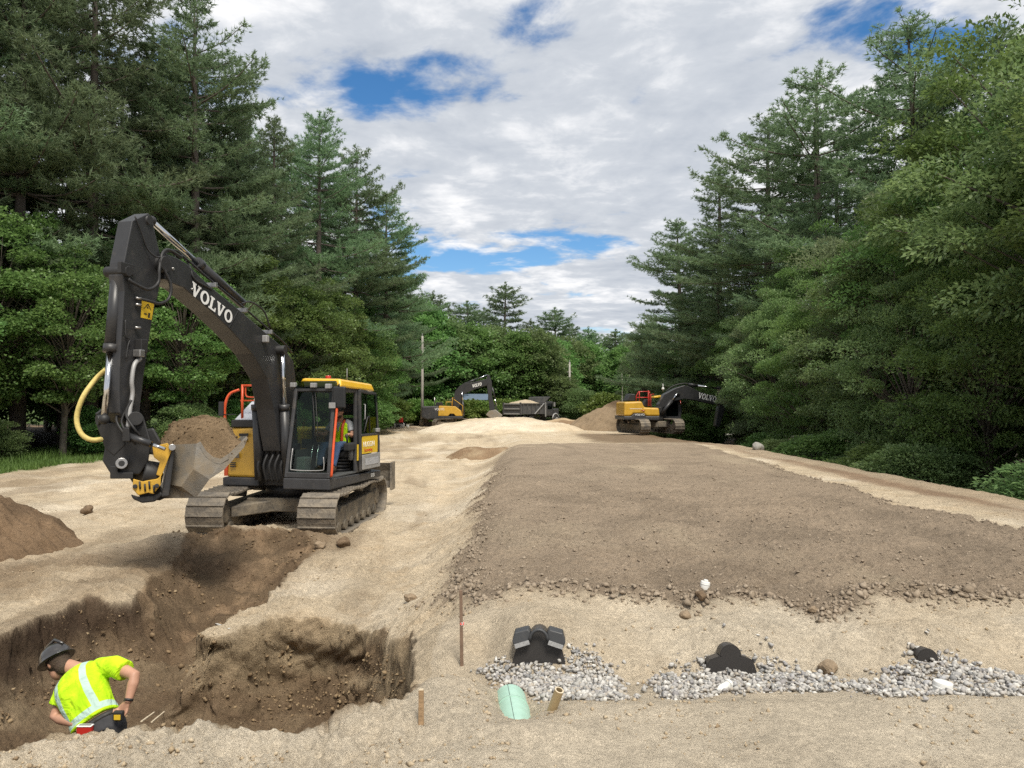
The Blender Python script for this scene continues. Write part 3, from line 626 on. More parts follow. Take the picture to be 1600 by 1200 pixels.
def make_pine(seed, H=24.0, cb=.30, Lmax=4.6, k=7, dead=True, mat_=None, dens=1.0, wd=.046, ragged=.25, tip=.55, ln=(.17, .31)):
    rng = np.random.default_rng(seed); st = Sticks()
    zs = np.linspace(0, H, 14); bend = rng.normal(0, .10, 2)
    cx = bend[0] * np.sin(zs / H * 3 + seed) * .9; cy = bend[1] * np.sin(zs / H * 2.2 + 1 + seed) * .9
    st.add([(cx[i], cy[i], zs[i]) for i in range(14)], [(.34 * (1 - z / H) ** .8 + .02) * H / 24 for z in zs], 9)
    at_z = lambda z: np.array((np.interp(z, zs, cx), np.interp(z, zs, cy), z))
    PP, DD = [], []
    z = cb * H; az0 = rng.uniform(0, 6.28)
    while z < H - .3:
        t = (z - cb * H) / (H - cb * H)
        L0 = Lmax * (1.02 - t) ** tip * (.9 + .25 * math.sin(z * 1.1 + seed)) * (.62 + .38 * min(1, t * 4 + .25))
        for j in range(rng.integers(5, 8)):
            if rng.uniform() < .12 * (1 - t): continue
            az = az0 + j * 1.15 + rng.normal(0, .35); L = max(.45, L0 * rng.uniform(1 - ragged * 1.6, 1 + ragged)); el = -.10 + .55 * t ** 1.6 + rng.normal(0, .10)
            o = at_z(z + rng.normal(0, .07)); h = np.array((math.cos(az), math.sin(az), 0)); sd = np.array((-math.sin(az), math.cos(az), 0))
            ss = np.linspace(0, 1, 6); cv = rng.normal(0, .10)
            pt = [o + h * L * s + sd * cv * L * s * s + np.array((0, 0, L * (math.tan(el) * s - .16 * s * (1 - s) + .13 * s ** 3))) for s in ss]
            st.add(pt, [.055 * L / 4.5 * (1 - .8 * s) + .008 for s in ss], 4)
            pt = np.array(pt)
            s = .22 + .3 * (1 - t) * rng.uniform(0, 1)
            while s < 1.0:
                p = np.array([np.interp(s, ss, pt[:, c]) for c in range(3)])
                for sg in (-1, 1):
                    if rng.uniform() < .1: continue
                    ls = (.44 * L * (1.05 - s * .85) + .18) * rng.uniform(.6, 1.2); an = rng.uniform(.55, 1.05)
                    dv = norm(h * math.cos(an) + sd * sg * math.sin(an) + np.array((0, 0, rng.normal(.13, .09))))
                    m = max(2, int(ls / .12 * dens)); q = np.linspace(.15, 1, m)[:, None]
                    PP.append(p + dv * ls * q + np.array((0, 0, 1)) * (.10 * ls * q * q) + rng.normal(0, 1, (m, 3)) * np.array((.08, .08, .045))); DD.append(np.tile(dv, (m, 1)))
                s += rng.uniform(.19, .30) / L
            m = 4; PP.append(pt[-1] + rng.normal(0, .07, (m, 3))); DD.append(np.tile(norm(pt[-1] - pt[-2]), (m, 1)))
        z += rng.uniform(.8, 1.35) * (1.12 - .62 * t); az0 += .7
    m = 26; q = rng.uniform(0, 1, (m, 1)); PP.append(at_z(H - 1.1) + q * np.array((0, 0, 1.3)) + rng.normal(0, .07, (m, 3))); DD.append(np.tile(np.array((0, 0, 1.0)), (m, 1)) + rng.normal(0, .5, (m, 3)))
    if dead:
        for z in np.arange(.10 * H, cb * H + 2, .55):
            for j in range(2):
                az = rng.uniform(0, 6.28); L = rng.uniform(.8, 2.6); h = np.array((math.cos(az), math.sin(az), rng.uniform(-.35, .15))); o = at_z(z)
                st.add([o, o + h * L * .5, o + h * L + np.array((0, 0, rng.normal(0, .2)))], [.028, .018, .006], 3)
                if rng.uniform() < .5: st.add([o + h * L * .5, o + h * L * .8 + rng.normal(0, .25, 3)], [.012, .005], 3)
    V, F = tufts(np.concatenate(PP), np.concatenate(DD), rng, k, ln, wd)
    return st.b, V, F, mat_ or M_NEEDLE
def make_broadleaf(seed, H=13.0, rw=4.2, base=.12, n_clump=230, n_leaf=120, size=(.13, .21), m=None, wide=.62, droop=.35, trunk=True, lean=0.0, r_tr=None, cr=.8):
    rng = np.random.default_rng(seed); st = Sticks()
    z0, z1 = base * H, H; zc = (z0 + z1) / 2
    r_tr = r_tr or .012 * H + .05
    # uneven lobes of the crown
    nl = 7; la = rng.uniform(0, 6.28, nl); lz = rng.uniform(-.7, .8, nl); ls = rng.uniform(.10, .38, nl)
    u = rng.normal(0, 1, (n_clump, 3)); u = norm(u); rad = rng.uniform(.45, 1.0, n_clump) ** .6
    ph = np.arctan2(u[:, 1], u[:, 0]); lob = np.ones(n_clump) * .80
    for a, b, s in zip(la, lz, ls): lob += s * np.exp(-((np.angle(np.exp(1j * (ph - a)))) / .6) ** 2 - ((u[:, 2] - b) / .45) ** 2)
    hz = (z1 - z0) / 2
    prof = np.where(u[:, 2] > 0, 1.0, 1.0)
    c = np.stack([u[:, 0] * rw * rad * lob, u[:, 1] * rw * rad * lob, zc + u[:, 2] * hz * rad * np.clip(lob, .8, 1.06)], 1)
    # crown narrows upward
    tt = np.clip((c[:, 2] - z0) / (z1 - z0), 0, 1); c[:, :2] *= (1.12 - .42 * tt ** 1.6)[:, None]
    c[:, 2] = np.maximum(c[:, 2], z0 * .6 + .25)
    if trunk:
        zs = np.linspace(0, H * .8, 9); tx = rng.normal(0, .15) * zs / H * 3; ty = rng.normal(0, .15) * zs / H * 3
        st.add([(tx[i], ty[i], zs[i]) for i in range(9)], [r_tr * (1 - .85 * i / 8) for i in range(9)], 8)
        for j in rng.choice(n_clump, min(70, n_clump), replace=False):
            zz = max(.08 * H, min(H * .75, c[j, 2] * .62)); o = np.array((np.interp(zz, zs, tx), np.interp(zz, zs, ty), zz)); e = c[j]; mid = (o + e) / 2 + np.array((0, 0, .12 * np.linalg.norm(e - o))) + rng.normal(0, .12, 3)
            st.add([o, mid, e], [r_tr * .28, r_tr * .16, .012], 4)
    else:
        for j in range(min(26, n_clump)):
            e = c[j]; o = np.array((e[0] * .15, e[1] * .15, 0)); st.add([o, (o + e) / 2 + np.array((0, 0, .1)), e], [.03, .02, .008], 4)
    # leaf sprays
    cc = np.repeat(c, n_leaf, 0); k = len(cc); out = norm(cc - np.array((0, 0, zc * .85))); out = norm(out * np.array((1, 1, .5)) + np.array((0, 0, .15)))
    crd = np.repeat(rng.uniform(.55, 1.35, n_clump) * cr * 1.12, n_leaf)[:, None]
    v = norm(rng.normal(0, 1, (k, 3))); v[:, 2] = np.abs(v[:, 2]) * np.where(rng.uniform(0, 1, k) < .78, 1, -1)
    P = cc + v * crd * rng.uniform(.25, 1, (k, 1)) ** .5 * np.array((1, 1, .40)) - np.array((0, 0, 1)) * (.22 * crd * np.sum(v[:, :2] ** 2, 1, keepdims=True))
    V, F = leaves(P, norm(out + v * .8), rng, size, wide, droop)
    return st.b, V, F, m or M_LEAF
def tree_thing(name, data, bark, parts=('trunk', 'crown'), zmin=0.0):
    st, V, F, m = data; t = empty(name, (0, 0, -500))
    link(parts[0], st.mesh(name + '_' + parts[0], bark), t); link(parts[1], np_mesh(name + '_' + parts[1], V, F, m), t); return t
PINES = [tree_thing('pine_tree', make_pine(11, 25, .26, 6.0), M_BARK), tree_thing('pine_tree', make_pine(12, 24, .34, 5.4, ragged=.35), M_BARK),
         tree_thing('pine_tree', make_pine(13, 23, .15, 6.2, ragged=.3), M_BARK), tree_thing('pine_tree', make_pine(14, 25, .20, 5.8, tip=.8), M_BARK)]
FARPINES = [tree_thing('pine_tree', make_pine(21, 19, .30, 4.0, k=5, dead=False, mat_=M_NEEDLE2, wd=.075, ln=(.22, .40), dens=.75, ragged=.35), M_BARK),
            tree_thing('pine_tree', make_pine(22, 19, .38, 3.6, k=5, dead=False, mat_=M_NEEDLE2, wd=.075, ln=(.22, .40), dens=.75, tip=.6, ragged=.5), M_BARK)]
MAPLES = [tree_thing('maple_tree', make_broadleaf(31, 11, 3.8, .15, 130, 270, (.10, .17), M_LEAF, .85), M_BARK2),
          tree_thing('maple_tree', make_broadleaf(32, 12, 3.6, .10, 130, 270, (.10, .17), M_LEAF, .85, .45), M_BARK2)]
OAKS = [tree_thing('oak_tree', make_broadleaf(41, 14, 4.4, .04, 150, 360, (.10, .17), M_LEAF2, .5, .5), M_BARK2),
        tree_thing('oak_tree', make_broadleaf(42, 13, 4.0, .05, 150, 360, (.095, .165), M_LEAF, .55, .45), M_BARK2)]
ASHES = [tree_thing('ash_tree', make_broadleaf(51, 13, 3.6, .04, 140, 360, (.10, .165), M_LEAF4, .42, .6), M_BARK2)]
FARLEAF = [tree_thing('broadleaf_tree', make_broadleaf(61, 13, 4.6, .05, 260, 70, (.26, .42), M_LEAF2, .6, cr=.9), M_BARK2),
           tree_thing('broadleaf_tree', make_broadleaf(62, 12, 4.2, .05, 260, 70, (.26, .42), M_LEAF, .6, cr=.9), M_BARK2)]
SHRUBS = [tree_thing('shrub', make_broadleaf(71, 2.6, 1.7, .02, 90, 90, (.13, .22), M_LEAF3, .6, trunk=False, cr=.42), M_BARK2, ('stem', 'foliage')),
          tree_thing('shrub', make_broadleaf(72, 2.8, 1.6, .02, 120, 170, (.075, .12), M_LEAF, .7, trunk=False, cr=.42), M_BARK2, ('stem', 'foliage')),
          tree_thing('shrub', make_broadleaf(73, 3.0, 1.7, .02, 120, 170, (.08, .13), M_LEAF2, .5, trunk=False, cr=.45), M_BARK2, ('stem', 'foliage'))]
PROTO_USED = set()
PH = {}
for grp, hs in ((PINES, (25, 24, 23, 25)), (FARPINES, (19, 19)), (MAPLES, (11, 12)), (OAKS, (14, 13)), (ASHES, (13,)), (FARLEAF, (13, 12)), (SHRUBS, (2.6, 2.8, 3.0))):
    for p, h in zip(grp, hs): PH[p.name] = h
RT = random.Random(4)
OWN = {('pl', 0): 'huge white pine filling the gap above the maple by the grass strip', ('pl', 1): 'tall straight pine directly behind the raised excavator arm', ('pl', 2): 'tall pine whose crown rises over the elbow of the boom',
       ('pl', 3): 'shorter pine behind the lettered part of the boom', ('pl', 4): 'pine with pointed top behind the curve of the boom', ('pl', 5): 'pine rising straight above the excavator cab', ('pl', 6): 'last pine of the stand, its long boughs reaching out over the clearing by the pole',
       ('pr', 0): 'tallest pine of the field edge, its top touching the blue sky gap', ('pr', 1): 'broad pine behind the pale ash at the field edge', ('pr', 2): 'pine standing between the broad pine and the far excavator boom', ('pr', 3): 'pine right above the lettered boom of the yellow excavator', ('pr', 4): 'pine closing the stand beside the big soil pile',
       ('c', 0): 'distant pine just beyond the taller utility pole', ('c', 1): 'distant pine behind the bucket of the farthest excavator', ('c', 2): 'lone open crowned pine standing highest above the dump truck', ('c', 3): 'dark distant pine above the thin pale pole', ('c', 4): 'distant pine above the big soil pile', ('c', 5): 'distant pine over the leaning bare trunk',
       ('ml', 0): 'broad maple overhanging the grass strip, low dark gap beneath', ('ml', 2): 'maple behind the yellow hose of the excavator', ('ml', 5): 'maple under the middle of the boom', ('ml', 7): 'maple behind the cab roof of the near excavator',
       ('or', 0): 'big oak leaning over the near corner of the field verge', ('or', 1): 'tallest oak beside the open sky at the field verge', ('or', 4): 'oak beyond the pale boulder at the field edge', ('or', 3): 'low oak in front of the pale ash', ('ar', 0): 'pale ash standing out against the dark pines', ('ar', 3): 'slim loose crowned ash at the end of the stand beside the sky'}
CNT = {}
def plant(proto, x, y, h, label, cat, group, wide=1.0, rz=None, zoff=-.05):
    s = h / PH[proto.name]; rz = RT.uniform(0, 6.28) if rz is None else rz
    if proto.name in PROTO_USED: o = dup(proto)
    else: o = proto; PROTO_USED.add(proto.name)
    PHn = PH[proto.name]; o.location = (x, y, gz(x, y) + zoff); o.rotation_euler = (0, 0, rz); o.scale = (s * wide, s * wide, s); tag(o, label, cat, group)
    for kk, vv in LB.items():
        if vv[0] == label:
            i = CNT.get(kk, 0); CNT[kk] = i + 1
            if (kk, i) in OWN: o['label'] = OWN[(kk, i)]
    return o
LB = {'pl': ('tall white pine in the dense stand behind the near excavator', 'tree', 'pines behind the near excavator'),
      'pl2': ('pine trunk and crown deep inside the stand behind the near excavator', 'tree', 'pines deep behind the near excavator'),
      'ml': ('low leafy maple at the foot of the pines by the grass strip', 'tree', 'maples below the pines'),
      'c': ('distant pine rising behind the hedge and dump truck', 'tree', 'distant pines'),
      'cb': ('distant broadleaf tree in the woods behind the hedge', 'tree', 'distant broadleaf trees'),
      'pr': ('tall white pine standing behind the leafy edge of the raised field', 'tree', 'pines beyond the field edge'),
      'or': ('leafy oak hanging over the edge of the raised field', 'tree', 'oaks along the field edge'),
      'ar': ('pale leaved ash among the oaks along the field edge', 'tree', 'ashes along the field edge'),
      'sr': ('low leafy shrub at the shaded foot of the woods by the field', 'shrub', 'shrubs along the field edge'),
      'sl': ('low green shrub under the maples beside the grass strip', 'shrub', 'shrubs under the maples'),
      'h': ('bright green leafy shrub in the hedge behind the far excavator', 'shrub', 'hedge shrubs'),
      'f': ('broadleaf tree in the back rows closing the woods', 'tree', 'back row trees')}
# left stand
for i, (x, y, h) in enumerate([(-25.5, 34, 27), (-21.5, 38.5, 28), (-18.0, 42.5, 26), (-15.8, 50, 21.5), (-14.9, 58, 25), (-13.2, 64, 24), (-11.6, 69, 21.8), (-29, 31, 25), (-19.5, 46, 24), (-23.5, 36, 25), (-27.5, 36.5, 28), (-20, 41, 22), (-31.5, 34, 26), (-17.0, 46.5, 20)]): plant(PINES[i % 4], x, y, h, *LB['pl'])
for i, (x, y, h) in enumerate([(-30, 38, 27), (-26, 44, 27), (-23, 50, 26), (-21, 57, 25), (-18.5, 65, 25), (-33, 44, 27), (-28, 54, 27), (-17, 74, 24), (-14, 78, 20), (-24, 66, 25), (-36, 36, 26), (-13.5, 86, 18)]): plant(PINES[(i * 3 + 1) % 4], x, y, h, *LB['pl2'])
for i, (x, y, h) in enumerate([(-22.6, 27.5, 9.5), (-25, 29, 11), (-19.9, 33.5, 10), (-22.5, 33, 12), (-17.2, 39, 10.5), (-16.2, 44, 12), (-14.6, 49, 11), (-13.6, 54, 12), (-12.7, 59.5, 10.5), (-11.8, 64.5, 9.5), (-18.5, 50, 13), (-16.5, 57, 13), (-14.5, 66, 12), (-20.5, 41, 13), (-28, 27, 10)]):
    plant(MAPLES[i % 2], x, y, h, *LB['ml'])
for i, (x, y, h) in enumerate([(-24.6, 24.3, 2.0), (-26.8, 24.5, 2.6), (-23.2, 28.6, 1.8), (-21.6, 31.2, 2.0), (-19.0, 35, 2.4), (-16.4, 38, 2.6), (-15.2, 42.5, 3), (-14.2, 46.5, 3), (-13.0, 50.5, 3.2), (-12.3, 55, 3.0), (-11.4, 59.5, 3.4), (-25, 25, 3)]): plant(SHRUBS[1 + i % 2], x, y, h, *LB['sl'], wide=1.15)
# hedge and distance
for i, (x, y, h) in enumerate([(-13.8, 80, 3.4), (-12.0, 82, 3.0), (-10.4, 84, 3.2), (-8.6, 85.5, 2.9), (-6.8, 86.5, 3.1), (-5.0, 87, 3.2), (-3.2, 87.5, 3.0), (-1.6, 88, 3.2), (.2, 89, 3.1), (-15.5, 78, 4), (-14.2, 72, 3.2), (-12.9, 74.5, 2.9)]): plant(SHRUBS[0], x, y, h, *LB['h'], wide=1.2)
o = plant(SHRUBS[2], 8.6, 97, 4.6, 'dark rounded bush standing at the foot of the farther pole', 'shrub', None)
for (x, y, h, w) in ((12.3, 96, 5.6, 1.0), (10.6, 98, 4.6, 1.0), (14.6, 95, 5.2, 1.0)): plant(SHRUBS[0], x, y, h, 'tall light green bush behind the big soil pile', 'shrub', 'bushes behind the soil pile', wide=w)
for i, (x, y, h) in enumerate([(-11.7, 112, 19), (-7.0, 116, 18), (-.9, 110, 20), (6.5, 116, 17), (12.2, 120, 16), (16.5, 120, 15.6), (3.0, 122, 16), (-4.5, 124, 18), (9.5, 126, 16), (-16, 110, 19), (20, 112, 16), (14.0, 130, 16)]): plant(FARPINES[(i + 1) % 2], x, y, h, *LB['c'], wide=1.45)
for i, (x, y, h) in enumerate([(-15, 96, 16), (-11.2, 97, 16.5), (-8.2, 99, 15), (-5.2, 100, 14), (-2.2, 103, 14), (1.0, 101, 13), (3.6, 102, 13.5), (5.8, 107, 12.5), (8.2, 110, 13), (15.5, 106, 13), (18.5, 103, 12), (11, 112, 13.5), (-18, 90, 15), (21, 98, 11), (6.8, 99, 6.5)]): plant(FARLEAF[i % 2], x, y, h, *LB['cb'])
for i in range(16): plant(FARLEAF[i % 2], -32 + i * 4.3, 136 + RT.uniform(-4, 4), RT.uniform(13, 17), *LB['f'], wide=1.2)
for i in range(14): plant(FARLEAF[i % 2], -34 - (i % 3) * 5 + RT.uniform(-1, 1), 30 + i * 5, RT.uniform(11, 15), *LB['f'], wide=1.25)
for i in range(7): plant(FARLEAF[i % 2], 27 + (i % 2) * 4, 26 + i * 9, RT.uniform(11, 15), *LB['f'], wide=1.25)
# right stand
for i, (x, y, h) in enumerate([(22.5, 42, 25.5), (20.4, 50, 26), (19.3, 57, 25.5), (17.6, 64, 24), (15.9, 72, 21.5), (26, 40, 24), (25, 58, 24), (28, 50, 25), (24, 70, 22), (22, 82, 19), (19, 88, 16), (17.2, 92, 14)]): plant(PINES[(i * 3 + 2) % 4], x, y, h, *LB['pr'], wide=1.3)
for i, (x, y, h) in enumerate([(15.6, 19.5, 17), (17.6, 24.5, 18), (14.6, 30, 12.0), (13.9, 35, 10), (15.0, 42, 11.8), (17.5, 27, 15), (18.5, 34, 12), (18.2, 43, 14.5), (17.3, 50, 12.5), (17.0, 57, 11.5), (16.6, 64, 11), (15.8, 71, 10), (19.5, 20, 18), (14.2, 15.5, 14), (13.4, 25, 9.5), (13.6, 21.5, 9), (16.6, 38.5, 11)]): plant(OAKS[i % 2], x, y, h, *LB['or'], wide=.95)
for i, (x, y, h) in enumerate([(16.2, 32.5, 13.5), (16.6, 47.5, 11), (18.2, 53, 13), (14.2, 80, 13.5), (20, 38, 13)]): plant(ASHES[0], x, y, h, *LB['ar'], wide=1.0 if y < 70 else .7)
RT.seed(9)
for i in range(20):
    y = 12.5 + i * 2.6 + RT.uniform(-.6, .6); plant(SHRUBS[1 + i % 2], max(11.1 + RT.uniform(-.2, .5), (.30 * y + 1.6) if y > 35 else 0), y, RT.uniform(1.3, 2.6), *LB['sr'], wide=1.35)
for i in range(9):
    y = 60 + i * 3.6; plant(SHRUBS[1 + i % 2], 14.3 + RT.uniform(-.5, .5) - i * .1, y, RT.uniform(3, 4.5), *LB['sr'], wide=1.2)
for p in PINES + FARPINES + MAPLES + OAKS + ASHES + FARLEAF + SHRUBS: assert p.name in PROTO_USED, p.name
# bare pale trunks among the far trees
def snag(x, y, pts, r, label):
    t = empty('dead_tree', (x, y, gz(x, y))); b = MB(); b.tube(pts, [r * (1 - .7 * i / (len(pts) - 1)) for i in range(len(pts))], 7); b.build('trunk', M_BIRCH, t)
    p = Vector(pts[-2]); c = MB(); c.tube([p, p + Vector((.7, .1, .8)), p + Vector((1.0, .1, 1.6))], [r * .3, r * .2, r * .08], 5); c.build('limb', M_BIRCH, t); c = MB(); c.tube([Vector(pts[-3]), Vector(pts[-3]) + Vector((-.6, 0, .7))], [r * .25, r * .08], 5); c.build('limb', M_BIRCH, t)
    tag(t, label, 'tree')
snag(14.6, 90, [(0, 0, 0), (.5, 0, 2.5), (1.3, 0, 5), (1.7, 0, 7), (2.0, 0, 8.8)], .13, 'leaning bare pale trunk behind the far yellow excavator')
snag(13.4, 92, [(0, 0, 0), (0, 0, 3), (.05, 0, 6), (0, 0, 7.6)], .11, 'straight bare pale trunk next to the leaning one')
# grass strip along the left woods
def grass():
    rng = np.random.default_rng(3); n = 26000; y = 16 + 26 * rng.uniform(0, 1, n); x = rng.uniform(-23, -17.0, n); w = fbm(x * .8, y * .8, 4, 101)
    k = (x + .7 * w - .05 * (y - 27) < -17.6); x, y = x[k], y[k]; n = len(x); z = heightfield(x, y); h = rng.uniform(.10, .34, n) * (1 + .6 * (x < -19.5))
    d = norm(np.stack([rng.normal(0, .35, n), rng.normal(0, .35, n), np.ones(n)], 1)); a = rng.uniform(0, 6.28, n); s = np.stack([np.cos(a), np.sin(a), 0 * a], 1) * .022
    P = np.stack([x, y, z - .02], 1); V = np.stack([P - s, P + s, P + d * h[:, None]], 1).reshape(-1, 3)
    tag(link('grass', np_mesh('grass', V, np.arange(len(V)).reshape(-1, 3), leaf_mat('grass_blades', (.06, .11, .025), (.14, .22, .05), .25))), 'green grass strip along the foot of the woods', 'grass', kind='stuff')
grass()
# utility poles
M_POLE = mat('weathered_pole', (.36, .34, .31), .9, var=.3, vscale=4, spec=.1); M_PIN = mat('insulator', (.3, .3, .32), .4)
def pole(px, ytop, y, h, label):
    top = at(px, ytop, y); b = top.z - h; t = empty('utility_pole', (top.x, y, gz(top.x, y))); z1 = top.z - gz(top.x, y)
    m = MB(); m.tube([(0, 0, -.3), (0, 0, z1 * .5), (0, 0, z1)], [.17, .145, .11], 10); m.build('post', M_POLE, t)
    m = MB(); m.cyl((0, 0, z1 - .02), (0, 0, z1 + .18), .035, n=8); m.ball((0, 0, z1 + .2), .06, 5); m.build('insulator', M_PIN, t)
    m = MB(); m.box((-.35, -.05, z1 - 1.3), (.35, .05, z1 - 1.22)); m.build('bracket', M_POLE, t)
    tag(t, label, 'pole')
pole(660, 525, 80, 9, 'grey wooden utility pole rising behind the cab of the near excavator'); pole(890, 566, 99, 8, 'thin pale utility pole standing beyond the dump truck')
# ------------------------------------------------------------------ machine materials
M_DGREY = mat('charcoal_paint', (.038, .039, .043), .48, var=.25, vscale=4, dust=.30, dustcol=(.16, .135, .105))
M_BOOM = mat('boom_paint', (.026, .027, .030), .38, var=.2, vscale=3, dust=.22, dustcol=(.13, .11, .088))
M_BLACK = mat('black_rubber', (.016, .016, .017), .55, var=.3, vscale=9, dust=.12, dustcol=(.10, .085, .07))
M_YEL = mat('yellow_paint', (.58, .335, .035), .42, var=.12, vscale=5, dust=.22, dustcol=(.22, .16, .08), coat=.15)
M_YEL2 = mat('roof_yellow', (.74, .44, .030), .35, var=.06, vscale=3, coat=.3)
M_CHROME = mat('chrome_rod', (.62, .63, .65), .14, 1.0, var=.05)
M_STEEL = mat('worn_steel', (.42, .41, .40), .38, .85, var=.25, vscale=8)
M_BUCKET = mat('bucket_steel', (.235, .225, .205), .55, .35, var=.22, vscale=5, dust=.75, dustcol=(.29, .235, .165), bump=.3)
M_TRACK = mat('track_steel', (.115, .106, .096), .62, .45, var=.35, vscale=7, dust=.8, dustcol=(.33, .28, .215), bump=.7, bscale=24)
M_TFRAME = mat('track_frame_paint', (.055, .052, .048), .7, var=.3, vscale=5, dust=.75, dustcol=(.26, .215, .155), bump=.5, bscale=25)
M_ORANGE = mat('orange_rail', (.62, .085, .022), .42, var=.1, vscale=4)
M_RED = mat('red_paint', (.50, .030, .022), .4, var=.1, coat=.2)
M_WHITE = mat('white_lettering', (.78, .78, .76), .6, var=.06)
M_SILVER = mat('checker_lid', (.50, .52, .56), .4, .35, var=.12, vscale=6)
M_GPANEL = mat('grey_panel', (.33, .33, .33), .5, .2, var=.15, vscale=5, dust=.2)
M_GLASS = glass_mat('cab_glass', (.60, .68, .64)); M_GLASS2 = glass_mat('hatch_glass', (.18, .26, .24))
M_SIGNY = mat('sign_yellow', (.70, .47, .03), .5, var=.05)
M_HOSEY = mat('yellow_sleeve', (.62, .50, .17), .6, var=.2, vscale=30)
M_SEAT = mat('seat_fabric', (.022, .022, .024), .9, var=.2)
M_INT = mat('cab_lining', (.075, .078, .078), .8, var=.2)
M_LOAD = soil_mat('loose_soil')
M_MIRROR = mat('mirror_back', (.020, .021, .022), .4, var=.1)
M_BEACON = mat('beacon_lens', (.42, .03, .02), .25, var=.1, coat=.4)

def letters_volvo(parent, origin, xd, yd, h, m, name='lettering', lift=.006, stretch=1.0):
    """slab serif VOLVO, one mesh per letter; origin lower left, xd along the word, yd up the letter"""
    xd = Vector(xd).normalized(); yd = Vector(yd).normalized(); nd = xd.cross(yd)
    def place(p): return Vector(origin) + xd * p[0] * h * stretch + yd * p[1] * h + nd * lift
    V = [(0, 1), (.46, 1), (.46, .88), (.37, .88), (.55, .34), (.73, .88), (.63, .88), (.63, 1), (1.0, 1), (1.0, .88), (.93, .88), (.62, 0), (.40, 0), (.08, .88), (0, .88)]
    L_ = [(0, 0), (.82, 0), (.82, .34), (.70, .34), (.66, .14), (.38, .14), (.38, .87), (.50, .87), (.50, 1), (0, 1), (0, .87), (.12, .87), (.12, .13), (0, .13)]
    x = 0
    for ch in 'VOLVO':
        b = MB()
        if ch == 'O':
            n = 26; A, B = [], []
            for k in range(n):
                a = 2 * math.pi * k / n; A.append((x + .5 + .5 * math.cos(a), .5 + .52 * math.sin(a))); B.append((x + .5 + .24 * math.cos(a), .5 + .36 * math.sin(a)))
            b.add([place(p) for p in A + B], [(k, (k + 1) % n, n + (k + 1) % n, n + k) for k in range(n)]); w = 1.0
        else:
            P = V if ch == 'V' else L_; w = 1.0 if ch == 'V' else .82
            b.add([place((p[0] + x, p[1])) for p in P], [tuple(range(len(P)))])
        o = b.build(name, m, parent); x += w + (.06 if ch != 'L' else -.02)
    return o

# local frame of a machine: x right, y forward, z up
class Frame:
    def __init__(s, loc, rz):
        s.M = Matrix.Translation(loc) @ Matrix.Rotation(rz, 4, 'Z'); s.I = s.M.inverted(); s.o = s.I @ CAM; s.loc = loc; s.rz = rz
    def X(s, px, py, xl):
        d = s.I.to_3x3() @ ray(px, py); t = (xl - s.o.x) / d.x; return s.o + d * t
    def Y(s, px, py, yl):
        d = s.I.to_3x3() @ ray(px, py); t = (yl - s.o.y) / d.y; return s.o + d * t
    def W(s, px, py, wy): return s.I @ at(px, py, wy)
def slab(b, poly, x0, x1): return b.prism([Vector((x0, p.y, p.z)) for p in poly], [Vector((x1, p.y, p.z)) for p in poly])
def bez(pts, n=16):
    """smooth curve through points"""
    P = [Vector(p) for p in pts]; P = [P[0] * 2 - P[1]] + P + [P[-1] * 2 - P[-2]]; out = []
    for i in range(1, len(P) - 2):
        for k in range(n if i < len(P) - 3 else n + 1):
            t = k / n; a, b, c, d = P[i - 1], P[i], P[i + 1], P[i + 2]
            out.append(.5 * (2 * b + (c - a) * t + (2 * a - 5 * b + 4 * c - d) * t * t + (3 * b - a - 3 * c + d) * t ** 3))
    return out
def stadium(L, Hh, n):
    """evenly spaced (y, z, angle) round a track path of length L and height Hh, lower run on z=0"""
    r = Hh / 2; st = L - 2 * r; per = 2 * st + 2 * math.pi * r; out = []
    for k in range(n):
        s = per * k / n
        if s < st: out.append((-st / 2 + s, 0, 0.0))
        elif s < st + math.pi * r: a = (s - st) / r; out.append((st / 2 + r * math.sin(a), r - r * math.cos(a), a))
        elif s < 2 * st + math.pi * r: out.append((st / 2 - (s - st - math.pi * r), Hh, math.pi))
        else: a = (s - 2 * st - math.pi * r) / r; out.append((-st / 2 - r * math.sin(a), r + r * math.cos(a), math.pi + a))
    return out
